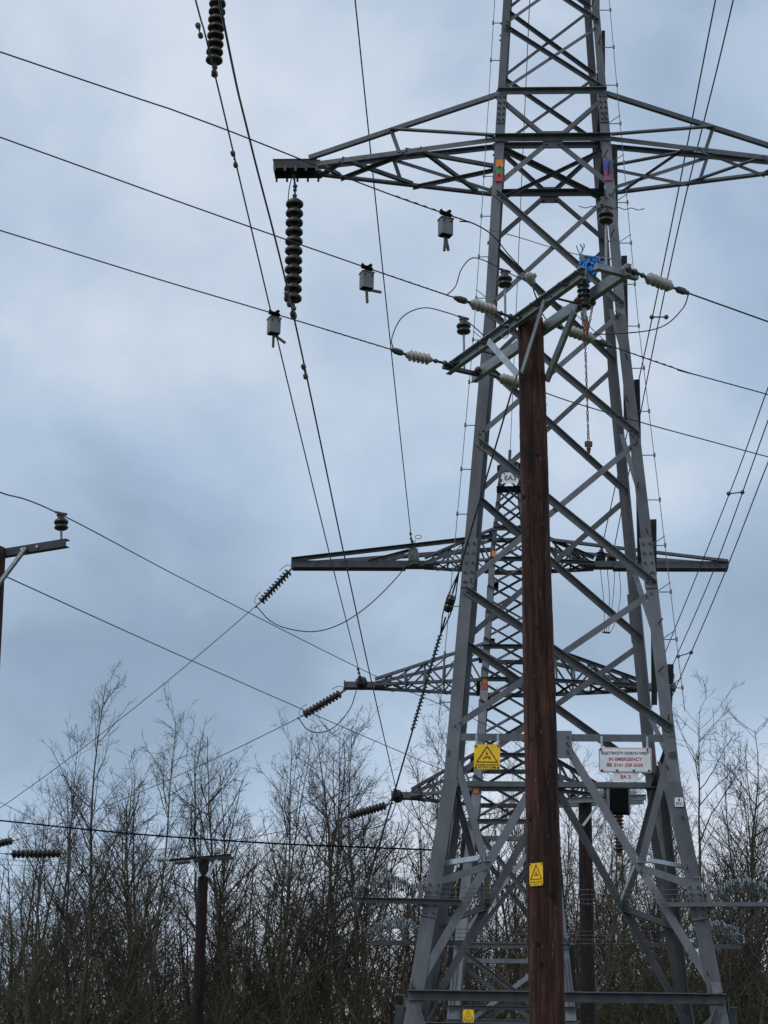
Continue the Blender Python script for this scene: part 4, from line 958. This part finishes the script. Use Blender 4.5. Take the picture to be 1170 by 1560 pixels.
# distant pole on the left
YD = 52.0
PD = thing('wood_pole', 'slim dark pole with a T shaped crossarm standing among the left trees', 'pole')
dt, db_ = at(311, 1308, YD), at(300, 1560, YD); dd = (db_ - dt).normalized(); dbase = dt + dd * ((dt.z - gz(dt.x, YD) + .3) / -dd.z)
make_pole(PD, dt, dbase, .165, .125, WOODD, 14, 20, 40, .004)
da0, da1 = at(258, 1311, YD - .16), at(352, 1303, YD - .16); channel('cross_arm', da0, da1, Vector((0, -1, 0)), .07, .05, TIPM, PD); channel('cross_arm', da0 + Vector((.1, .36, 0)), da1 + Vector((.05, .36, 0)), Vector((0, 1, 0)), .07, .05, TIPM, PD)
for s in (-1, 1): bar(PD, 'arm_brace', at(311 + s * 20, 1310, YD - .2), at(310 + s * 5, 1335, YD - .2), Vector((0, -1, 0)), .07, .02, GALVL)
for px_, py_, lb2 in ((291, 1305, 'left grey insulator on top of the T shaped crossarm'), (331, 1301, 'right grey insulator on top of the T shaped crossarm')):
    p = at(px_, py_, YD); t = thing('post_insulator', lb2, 'insulator', 'insulators on the distant pole'); part('porcelain', *lathe([(.05, 0), (.11, .03), (.07, .06), (.11, .09), (.06, .13), (.03, .16)], p, up, 12), GREYP3, t, True); part('tie_wire', *lathe([(.05, .12), (.06, .135), (.05, .15)], p, up, 8), BOLT, t)
p = at(240, 1309, YD - .1); t = thing('tension_insulator', 'grey ribbed insulator at the left end of the T shaped crossarm', 'insulator', 'insulators on the distant pole')
part('porcelain', *lathe([(.03, 0)] + [q for i in range(4) for q in ((.05, .05 * i), (.09, .05 * i + .02), (.05, .05 * i + .04))] + [(.03, .22)], p, Vector((1, 0, -.04)), 12), GREYP3, t, True); part('arm_link', *tube([p + Vector((.2, 0, 0)), da0], .02, 5), BOLT, t)
for dy, lb2 in ((0, 'upper'), (6, 'lower')): wire('far_wire', '%s of the two faint wires leaving the T shaped pole to the left edge' % lb2, sagwire(at(240, 1309 + dy * .3, YD), at(-30, 1306 + dy * 1.5, YD + 6), .1), .007, WIREG)
# heavy bundled cable across the left half
wire('bundled_cable', 'heavy black cable sagging from the left edge to the near tower leg', [at(-40, 1246, 30), at(0, 1250, 29.6), at(200, 1270, 28.8), at(400, 1284, 28), at(560, 1291, 27.5), at(662, 1295, 26.9)], .0125, BLACK)
wire('line_wire', 'faint wire rising from the lower left edge across the left treetops', [at(-20, 1213, 60), at(30, 1237, 60), at(75, 1262, 60), at(120, 1280, 60)], .010, WIREG)

# ================================================================== SIGNS
def sign_frame(p, n, u=None):
    n = Vector(n).normalized(); x = up.cross(n).normalized() * 1.0
    return p, n, x          # x to the viewer's right
def sheet(parent, name, o_, x, y, n, poly, m, lift):
    poly = [Vector(o_) + x * a + y * b + n * lift for a, b in poly]; V = poly + [q - n * .0025 for q in poly]; k = len(poly)
    F = [list(range(k)), list(range(k, 2 * k))[::-1]] + [[i, k + i, k + (i + 1) % k, (i + 1) % k] for i in range(k)]
    return part(name, V, F, m, parent)
def lettering(parent, s, size, o_, x, y, n, m, lift, sx=1.0, name='lettering'):
    me = textmesh(s, size); M = Matrix(((x.x * sx, y.x, n.x, 0), (x.y * sx, y.y, n.y, 0), (x.z * sx, y.z, n.z, 0), (0, 0, 0, 1))); M.translation = Vector(o_) + n * lift
    me.transform(M); return link(name, me, m, parent)
def danger(t, o_, n, wd, ht, words=('DANGER OF DEATH', 'DO NOT CLIMB'), bolts=True):
    x = up.cross(n).normalized(); y = n.cross(x)
    c_ = .012 * wd / .3
    h, v = wd / 2, ht / 2
    rc = wd * .05; poly = [(-h + rc, -v), (h - rc, -v), (h, -v + rc), (h, v - rc), (h - rc, v), (-h + rc, v), (-h, v - rc), (-h, -v + rc)]
    t = sheet(t, 'panel', o_, x, y, n, poly, YEL, 0)
    tb, tt, tw_ = -v + ht * .29, v - ht * .08, wd * .40; k = .036 * wd
    def edge(a, b, wd_):
        a, b = Vector((a[0], a[1])), Vector((b[0], b[1])); d = (b - a).normalized(); q = Vector((-d.y, d.x)) * wd_ / 2; a2, b2 = a - d * wd_ * .45, b + d * wd_ * .45
        return [tuple(a2 - q), tuple(b2 - q), tuple(b2 + q), tuple(a2 + q)]
    for i, (a, b) in enumerate((((-tw_, tb), (tw_, tb)), ((tw_, tb), (0, tt)), ((0, tt), (-tw_, tb)))): sheet(t, 'triangle_side', o_, x, y, n, edge(a, b, k), INK, .003 + .0008 * i)
    sc = wd * .33; cy = tb + (tt - tb) * .33
    P_ = lambda L_: [(a * sc, cy + b * sc) for a, b in L_]
    sheet(t, 'bolt_symbol', o_, x, y, n, P_([(-.06, .62), (.04, .62), (-.02, .40), (.12, .40), (-.02, .08), (.02, .28), (-.14, .28)]), INK, .003)
    for L_, wd_ in (([(-.30, -.16), (-.02, .0)], .09), ([(-.02, .0), (.32, -.03)], .12), ([(.32, -.03), (.22, -.24)], .08), ([(.30, -.05), (.42, -.26)], .08), ([(-.05, .02), (-.26, .02)], .06), ([(-.30, -.16), (-.46, -.22)], .09)):
        a, b = P_(L_); sheet(t, 'figure_symbol', o_, x, y, n, edge(a, b, wd_ * sc), INK, .003 + .0005 * random.random())
    for i, s in enumerate(words): lettering(t, s, wd * .105, Vector(o_) + y * (-v + ht * (.17 - .10 * i)), x, y, n, INK, .0035, .95)
    if bolts:
        for a, b in ((-1, 1), (1, 1), (-1, -1), (1, -1)): part('fixing_bolt', *lathe([(.012 * wd / .3, 0), (.012 * wd / .3, .012)], Vector(o_) + x * a * h * .86 + y * b * v * .88, n, 6), INK, t)
fn = tdir(0, -1)
def on_front(px, py, lift=.05):
    # where the picture direction meets the front face of the near tower
    z = 7
    for _ in range(20): p = at(px, py, (TY + TS * (at(px, py, 25).x - TX)) - W2(z) / 2 - lift); z = p.z
    return p
s1 = thing('danger_sign', 'square yellow electric danger sign on the left of the near tower', 'sign')
p = on_front(742, 1153); danger(s1, p, fn, .315, .305)
for sx in (-.13, .13): bar(s1, 'hanger_strap', p + tdir(sx, .012) + up * .13, p + tdir(sx, .012) + up * .28, fn, .022, .006, GALVL)
s2 = thing('emergency_sign', 'white emergency telephone sign with red border on the right of the near tower', 'sign')
p = on_front(952.5, 1158); x = up.cross(fn).normalized(); y = fn.cross(x); h, v, rc = .318, .155, .02
rnd_ = lambda h, v, rc: [(-h + rc, -v), (h - rc, -v), (h, -v + rc), (h, v - rc), (h - rc, v), (-h + rc, v), (-h, v - rc), (-h, -v + rc)]
t2_ = s2; s2 = sheet(s2, 'panel', p, x, y, fn, rnd_(h, v, rc), WHITE, 0); sheet(s2, 'red_border', p, x, y, fn, rnd_(h - .006, v - .006, rc), REDP, .0028); sheet(s2, 'face', p, x, y, fn, rnd_(h - .013, v - .013, rc), WHITE, .0056)
lettering(s2, 'ELECTRICITY NORTH WEST', .048, p + y * .082, x, y, fn, NAVY, .0085, .95); lettering(s2, 'IN EMERGENCY', .058, p + y * .008, x, y, fn, REDP, .0085, .98); lettering(s2, '0161 228 2628', .056, p - y * .062 + x * .035, x, y, fn, REDP, .0085, 1.02)
# telephone pictogram
sheet(s2, 'telephone_symbol', p - y * .062 - x * .195, x, y, fn, [(-.03, -.018), (.03, -.018), (.024, .004), (-.024, .004)], REDP, .008)
sheet(s2, 'telephone_symbol', p - y * .062 - x * .195, x, y, fn, [(-.036, .008), (-.022, .006), (-.02, .012), (.02, .012), (.022, .006), (.036, .008), (.03, .022), (-.03, .022)], REDP, .0084)
for a, b in ((-.29, .125), (.27, .125), (-.28, -.13), (-.10, -.13), (.10, -.13), (.28, -.13)): part('fixing_bolt', *lathe([(.013, 0), (.013, .018)], p + x * a + y * b + fn * .008, fn, 6), INK, s2)
for sx in (-.28, .27): bar(s2, 'hanger_strap', p + tdir(sx, .012) + up * .13, p + tdir(sx, .012) + up * .30, fn, .024, .006, GALVL)
s3 = thing('number_sign', 'small white plate reading EA 2 below the emergency sign', 'sign')
q = p - y * .205; s3 = sheet(s3, 'panel', q, x, y, fn, rnd_(.155, .055, .008), WHITE, -.004); lettering(s3, 'EA 2', .06, q, x, y, fn, REDP, .0, 1.05)
s4 = thing('leg_sign', 'tiny white plate reading STC on the right leg of the near tower', 'sign')
q = cn(1, -1, atz(1036, 1222, 6.7).z) ; q = on_front(1034.5, 1222, .02); s4 = sheet(s4, 'panel', q, x, y, fn, rnd_(.052, .055, .006), WHITE, 0.004); lettering(s4, 'STC', .046, q - y * .022, x, y, fn, NAVY, .008); sheet(s4, 'symbol', q + y * .024, x, y, fn, [(-.008, -.012), (.008, -.012), (.012, .004), (.0, .026), (-.01, .006)], INK, .008)
s5 = thing('danger_sign', 'tall narrow yellow danger sign nailed to the foreground pole', 'sign')
tt_ = (at(815, 1336, YP).z - base.z) / (pt.z - base.z); axis_p = base.lerp(pt, tt_); npole = Vector((-.32, -.95, 0)).normalized()
rp = .152 - .039 * tt_; q = axis_p + npole * (rp + .006); dx_ = 815 - xat(q)
npole = Vector((-.52, -.85, 0)).normalized(); q = axis_p + npole * (rp + .007)
danger(s5, q, npole, .118, .178, ('DANGER OF DEATH', 'KEEP OFF'))
s6 = thing('danger_sign', 'small yellow danger sign low on the far tower leg at the bottom edge', 'sign')
q = at(713.5, 1548, Y3 - W3(at(713, 1548, Y3).z) / 2 - .1); danger(s6, q, fn, .29, .33, ('DANGER OF DEATH', 'KEEP OFF'))
s7 = thing('number_sign', 'small white plate reading EA3 at the peak of the far tower', 'sign')
q = at(777.5, 728, Y3 - .45); s7 = sheet(s7, 'panel', q, x, y, fn, rnd_(.235, .165, .02), WHITE, 0); lettering(s7, 'EA3', .20, q - y * .01, x, y, fn, NAVY, .004, 1.05)
for a in (-.17, .17): part('fixing_bolt', *lathe([(.02, 0), (.02, .02)], q + x * a + y * .13, fn, 6), INK, s7)

# ================================================================== TREES
def npmesh(name, V, F, m, parent, quads=True):
    me = bpy.data.meshes.new(name); me.vertices.add(len(V)); me.vertices.foreach_set('co', V.astype(np.float32).ravel())
    n = len(F); k = F.shape[1]; me.loops.add(n * k); me.loops.foreach_set('vertex_index', F.astype(np.int32).ravel()); me.polygons.add(n)
    me.polygons.foreach_set('loop_start', np.arange(0, n * k, k, dtype=np.int32)); me.polygons.foreach_set('loop_total', np.full(n, k, dtype=np.int32)); me.polygons.foreach_set('use_smooth', np.ones(n, dtype=bool))
    me.update(); me.validate(); me.materials.append(m); return me
def tubes(P, Rd, sides):
    """P (N,K,3) polylines, Rd (N,K) radii -> vertices, quads"""
    N_, K_, _ = P.shape; D = np.empty_like(P); D[:, 1:-1] = P[:, 2:] - P[:, :-2]; D[:, 0] = P[:, 1] - P[:, 0]; D[:, -1] = P[:, -1] - P[:, -2]
    D /= np.linalg.norm(D, axis=2, keepdims=True) + 1e-9
    h = np.where(np.abs(D[..., 2:3]) < .9, np.array([0, 0, 1.]), np.array([1., 0, 0])); B = np.cross(D, h); B /= np.linalg.norm(B, axis=2, keepdims=True) + 1e-9; Cc = np.cross(D, B)
    t = np.arange(sides) * 2 * np.pi / sides
    V = P[:, :, None, :] + Rd[:, :, None, None] * (B[:, :, None, :] * np.cos(t)[None, None, :, None] + Cc[:, :, None, :] * np.sin(t)[None, None, :, None])
    idx = np.arange(N_ * K_ * sides).reshape(N_, K_, sides); nx = np.roll(idx, -1, axis=2)
    F = np.stack([idx[:, :-1], nx[:, :-1], nx[:, 1:], idx[:, 1:]], axis=-1).reshape(-1, 4)
    return V.reshape(-1, 3), F
def interp(P, i, t):
    """point and tangent on polyline i at parameter t (arrays)"""
    K_ = P.shape[1]; f = t * (K_ - 1); j = np.clip(f.astype(int), 0, K_ - 2); u = (f - j)[:, None]; a, b = P[i, j], P[i, j + 1]
    d = b - a; return a + (b - a) * u, d / (np.linalg.norm(d, axis=1, keepdims=True) + 1e-9)
def grow(rg, P, Rd, Ln, per_m, tmin, ang, lenf, lenmin, rf, K_, upw, wob, maxn=60000, rmin=.004):
    """side shoots from every polyline"""
    cnt = np.maximum(1, rg.poisson(Ln * per_m)); i = np.repeat(np.arange(len(P)), cnt); n = len(i)
    if n > maxn: s = rg.choice(n, maxn, replace=False); i = i[s]; n = maxn
    t = tmin + (1 - tmin) * rg.random(n) ** .85; o, d = interp(P, i, t)
    r0 = np.array([np.interp(tt, np.linspace(0, 1, Rd.shape[1]), Rd[ii]) for tt, ii in zip(t, i)]) if n < 9000 else Rd[i, np.minimum((t * (Rd.shape[1] - 1)).astype(int), Rd.shape[1] - 1)]
    rnd_v = rg.normal(size=(n, 3)); rnd_v -= d * (rnd_v * d).sum(1, keepdims=True); rnd_v /= np.linalg.norm(rnd_v, axis=1, keepdims=True)
    a = np.radians(rg.normal(ang, 10, n))[:, None]; v = d * np.cos(a) + rnd_v * np.sin(a)
    L_ = np.maximum(lenmin, Ln[i] * lenf * (1 - .72 * t) * rg.uniform(.55, 1.3, n)); st = (L_ / (K_ - 1))[:, None]
    Q_ = np.empty((n, K_, 3)); Q_[:, 0] = o
    for k in range(1, K_):
        v = v + rg.normal(size=(n, 3)) * wob + np.array([0, 0, upw]); v /= np.linalg.norm(v, axis=1, keepdims=True); Q_[:, k] = Q_[:, k - 1] + v * st
    rb = np.maximum(rmin, np.minimum(r0 * .75, rf * L_)); rd = rb[:, None] * np.linspace(1, .35, K_)[None]; rd = np.maximum(rd, rmin * .75)
    return Q_, rd, L_
def tree_meshes(seed, H, stems, r0, spread, dens, upw, limb_ang, tmin=.22, kind='tall'):
    rg = np.random.default_rng(seed); K_ = 16; P = np.empty((stems, K_, 3)); Ln = np.empty(stems); Rd = np.empty((stems, K_))
    for s in range(stems):
        h = H * (1 if s == 0 else rg.uniform(.6, .97)); a = rg.uniform(0, 6.28); lean = (rg.uniform(.0, .05) if stems == 1 else rg.uniform(.08, .24)) * spread
        v = np.array([math.cos(a) * lean, math.sin(a) * lean, 1.0]); p = np.array([math.cos(a), math.sin(a), 0]) * (.12 if stems > 1 else 0); P[s, 0] = p
        for k in range(1, K_):
            v = v + rg.normal(size=3) * np.array([.035, .035, 0]) * (1.5 if kind == 'broad' else 1) - np.array([v[0], v[1], 0]) * .04; p = p + v / np.linalg.norm(v) * h / (K_ - 1); P[s, k] = p
        Ln[s] = h; Rd[s] = r0 * (1 if s == 0 else rg.uniform(.6, .9)) * np.linspace(1, .0, K_) ** 1.15 + .008
    l1, r1, L1 = grow(rg, P, Rd, Ln, dens[0], tmin, limb_ang, .31 if kind == 'tall' else .38, .7, .0095, 9, upw, .10, rmin=.008)
    l2, r2, L2 = grow(rg, l1, r1, L1, dens[1], .12, 44, .46, .45, .0075, 6, upw * .7, .14, rmin=.006)
    l3, r3, L3 = grow(rg, l2, r2, L2, dens[2], .1, 42, .55, .25, .007, 4, upw * .6, .14, rmin=.0050)
    top2, rt2, Lt2 = grow(rg, P, Rd, Ln, .9, .55, 34, .10, .5, .009, 5, upw, .14, rmin=.006)
    tr = [tubes(P, Rd, 8), tubes(l1, r1, 5)]; tw_ = [tubes(l2, r2, 4), tubes(l3, r3, 3), tubes(top2, rt2, 3)]
    def cat(L_):
        Vs, Fs, k = [], [], 0
        for v, f in L_: Vs.append(v); Fs.append(f + k); k += len(v)
        return np.concatenate(Vs), np.concatenate(Fs)
    return cat(tr), cat(tw_)
TEMPL = {}
def templ(key, seed, H, stems, r0, spread, dens, upw, ang, tmin, kind, bark, twig):
    (tv, tf), (cv, cf) = tree_meshes(seed, H, stems, r0, spread, dens, upw, ang, tmin, kind); TEMPL[key] = (npmesh('trunk', tv, tf, bark, None), npmesh('crown', cv, cf, twig, None), H)
for i in range(4): templ('tall%d' % i, 20 + i, 14.0, 1 if i < 3 else 2, .115, 1.0, (3.6, 3.6, 5.4), .08, 50, .18, 'tall', (BARKG, BARKB, BARKG, BARKB)[i], (TWIG, TWIG, TWIGP, TWIGP)[i])
for i in range(3): templ('broad%d' % i, 40 + i, 12.0, 3 + i % 2, .10, 1.2, (2.2, 3.4, 5.4), .07, 50, .18, 'broad', BARKG, (TWIGP, TWIG, TWIGP)[i])
for i in range(3): templ('bushy%d' % i, 60 + i, 8.5, 5, .06, 2.0, (2.0, 3.0, 3.6), .05, 50, .08, 'broad', BARKG, (TWIGO, TWIG, TWIGO)[i])
print('tree tris', {k: (len(a.polygons) * 2, len(b.polygons) * 2) for k, (a, b, h) in TEMPL.items()})
TR = random.Random(7)
def tree(key, px, ytop, Y, label, group='bare trees on the bank', lean=0.0, wscale=1.0):
    a, b, H = TEMPL[key]; p = at(px, ytop, Y); zb = gz(p.x, Y) - .05; h = p.z - zb; k = h / H
    t = thing('bare_tree', label, 'tree', group)
    xb = at(px - lean, 1500, Y).x if lean else p.x
    t.location = (xb, Y, zb); t.scale = (k * wscale, k * wscale, k); t.rotation_euler = (0, math.atan2(p.x - xb, h), TR.uniform(0, 6.28)) if False else (0, 0, TR.uniform(0, 6.28))
    if lean: t.rotation_mode = 'XYZ'; t.matrix_basis = Matrix.Translation((xb, Y, zb)) @ Matrix.Rotation(math.atan2(p.x - xb, h), 4, 'Y') @ Matrix.Rotation(TR.uniform(0, 6.28), 4, 'Z') @ Matrix.Diagonal((k * wscale, k * wscale, k, 1))
    link('trunk', a, None, t); link('crown', b, None, t); return t
NEAR = [('tall0', 186, 1048, 66, 70, .9, 'tallest bare tree at the left with an upswept pale trunk'), ('tall1', 268, 1086, 68, 32, .8, 'slender bare tree second in height right of the tallest left tree'),
        ('broad0', 50, 1190, 72, 0, 1.0, 'many stemmed bare tree at the left edge'), ('tall2', 128, 1130, 74, 10, .8, 'bare tree just left of the tallest left tree'),
        ('tall3', 330, 1170, 70, 12, .8, 'bare double stemmed tree above the T shaped pole'), ('broad1', 405, 1105, 68, 0, 1.0, 'broad bare tree under the middle tension string'),
        ('tall1', 446, 1122, 72, 6, .9, 'bare tree right of the broad tree under the middle string'), ('broad2', 500, 1104, 70, 0, .95, 'broad reddish bare tree left of the lowest tension string'),
        ('tall0', 560, 1112, 69, 20, .9, 'leaning bare tree behind the lowest tension string'), ('broad0', 612, 1100, 76, 0, 1.0, 'bare tree behind the foot of the stay wire'),
        ('tall2', 655, 1128, 73, 0, .85, 'bare tree behind the left leg of the near tower'), ('broad2', 1062, 1098, 70, 0, 1.0, 'broad bare tree directly right of the near tower'),
        ('tall3', 1110, 1172, 67, -16, .9, 'bare tree midway between the near tower and the right edge'), ('tall0', 1132, 1132, 72, 4, .85, 'tall bare tree near the right edge'),
        ('broad1', 1166, 1122, 69, 0, .9, 'bare tree cut off by the right edge'), ('tall1', 1022, 1165, 75, 0, .8, 'bare tree behind the right leg of the near tower'),
        ('broad0', 1092, 1128, 75, 0, 1.1, 'broad bare tree with a round crown filling the right hand gap'), ('broad2', 1146, 1142, 77, 0, 1.1, 'round reddish bare tree between the two rightmost tall trees'),
        ('broad1', 232, 1150, 76, 0, 1.1, 'round bare tree between the two tallest trees on the left'), ('broad2', 360, 1150, 77, 0, 1.15, 'round reddish bare tree right above the T shaped pole'), ('broad0', 462, 1138, 78, 0, 1.15, 'round bare tree behind the middle jumper loop'), ('broad1', 575, 1132, 78, 0, 1.15, 'round bare tree behind the black bushing of the lowest left arm')]
for key, px, yt, Y, lean, ws, lb2 in NEAR: tree(key, px, yt, Y, lb2, 'bare trees along the bank', lean, ws)
MIDN = [(700, 1180), (738, 1205), (770, 1165), (812, 1190), (862, 1175), (893, 1205), (925, 1170), (958, 1190), (990, 1205)]
for i, (px, yt) in enumerate(MIDN):
    tree(('tall0', 'broad1', 'tall2', 'broad0', 'tall3', 'broad2')[i % 6], px, yt, 76 + (i * 7) % 11, 'bare tree of the belt seen through the legs of the near tower', 'trees seen through the near tower', 0, .85)
for i in range(32):
    px = -40 + i * 40 + TR.uniform(-16, 16); yt = TR.uniform(1185, 1265)
    if 640 < px < 1010: yt += 25
    tree(('tall1', 'broad2', 'bushy0', 'tall2', 'broad1', 'bushy2')[i % 6], px, yt + (45 if i % 3 == 2 else 0), 80 + (i * 5) % 14, 'lower bare tree in the dense back row of the belt', 'back row of bare trees', 0, 1.05)
for i in range(40):
    px = -30 + i * 31.5 + TR.uniform(-12, 12); yt = TR.uniform(1285, 1380)
    tree(('bushy0', 'bushy1', 'bushy2')[i % 3], px, yt, 64 + (i * 7) % 17, 'bushy leafless shrub in the dark thicket at the bottom', 'thicket shrubs', 0, 1.15)
# undergrowth that nobody could count: one mass of thin stems
rg2 = np.random.default_rng(5); n = 5600; X_ = rg2.uniform(-22, 24, n); Y_ = rg2.uniform(63, 92, n); K_ = 5
P = np.empty((n, K_, 3)); P[:, 0] = np.stack([X_, Y_, [gz(a, b) for a, b in zip(X_, Y_)]], 1); v = np.stack([rg2.normal(0, .55, n), rg2.normal(0, .5, n), np.ones(n)], 1); Ln = rg2.uniform(2.2, 6.6, n)
for k in range(1, K_): v = v + rg2.normal(size=(n, 3)) * np.array([.26, .26, .06]); v /= np.linalg.norm(v, axis=1, keepdims=True); P[:, k] = P[:, k - 1] + v * (Ln / (K_ - 1))[:, None]
Rd = np.linspace(1, .4, K_)[None] * rg2.uniform(.010, .026, n)[:, None]
t1, q1, l1 = grow(rg2, P, Rd, Ln, 1.5, .2, 42, .4, .5, .007, 4, .05, .2, 36000, .0055)
V1, F1 = tubes(P, Rd, 4); V2, F2 = tubes(t1, q1, 3)
me = npmesh('undergrowth', np.concatenate([V1, V2]), np.concatenate([F1, F2 + len(V1)]), TWIGO, None)
o = link('undergrowth', me); o['kind'] = 'stuff'; tag(o, 'dark tangle of thin undergrowth stems along the bottom of the belt', 'undergrowth')
# ivy clumps
n = 16000; cen = [(at(px, py, Y), s) for px, py, Y, s in ((955, 1545, 68, 1.2), (900, 1548, 70, .9), (1110, 1535, 69, 1.3), (1165, 1500, 70, 1.5), (1060, 1550, 66, .9), (705, 1552, 74, .9), (480, 1555, 72, 1.0), (40, 1500, 70, 1.6), (120, 1470, 76, 1.3), (360, 1500, 78, 1.2), (820, 1550, 75, 1.0))]
ci = rg2.integers(0, len(cen), n); ctr = np.array([[c.x, c.y, c.z] for c, s in cen])[ci]; sc = np.array([s for c, s in cen])[ci]
pos = ctr + rg2.normal(size=(n, 3)) * sc[:, None] * np.array([.6, .5, .55]); a = rg2.normal(size=(n, 3)); a /= np.linalg.norm(a, axis=1, keepdims=True); b = np.cross(a, rg2.normal(size=(n, 3))); b /= np.linalg.norm(b, axis=1, keepdims=True)
ls = rg2.uniform(.025, .05, n)[:, None]; V = np.stack([pos - a * ls, pos + b * ls * .7, pos + a * ls, pos - b * ls * .7], 1).reshape(-1, 3)
me = npmesh('ivy', V, np.arange(n * 4).reshape(n, 4), IVY, None); o = link('ivy', me); o['kind'] = 'stuff'; tag(o, 'patches of dark green ivy leaves low among the stems', 'ivy')
print('objects', len(bpy.data.objects))
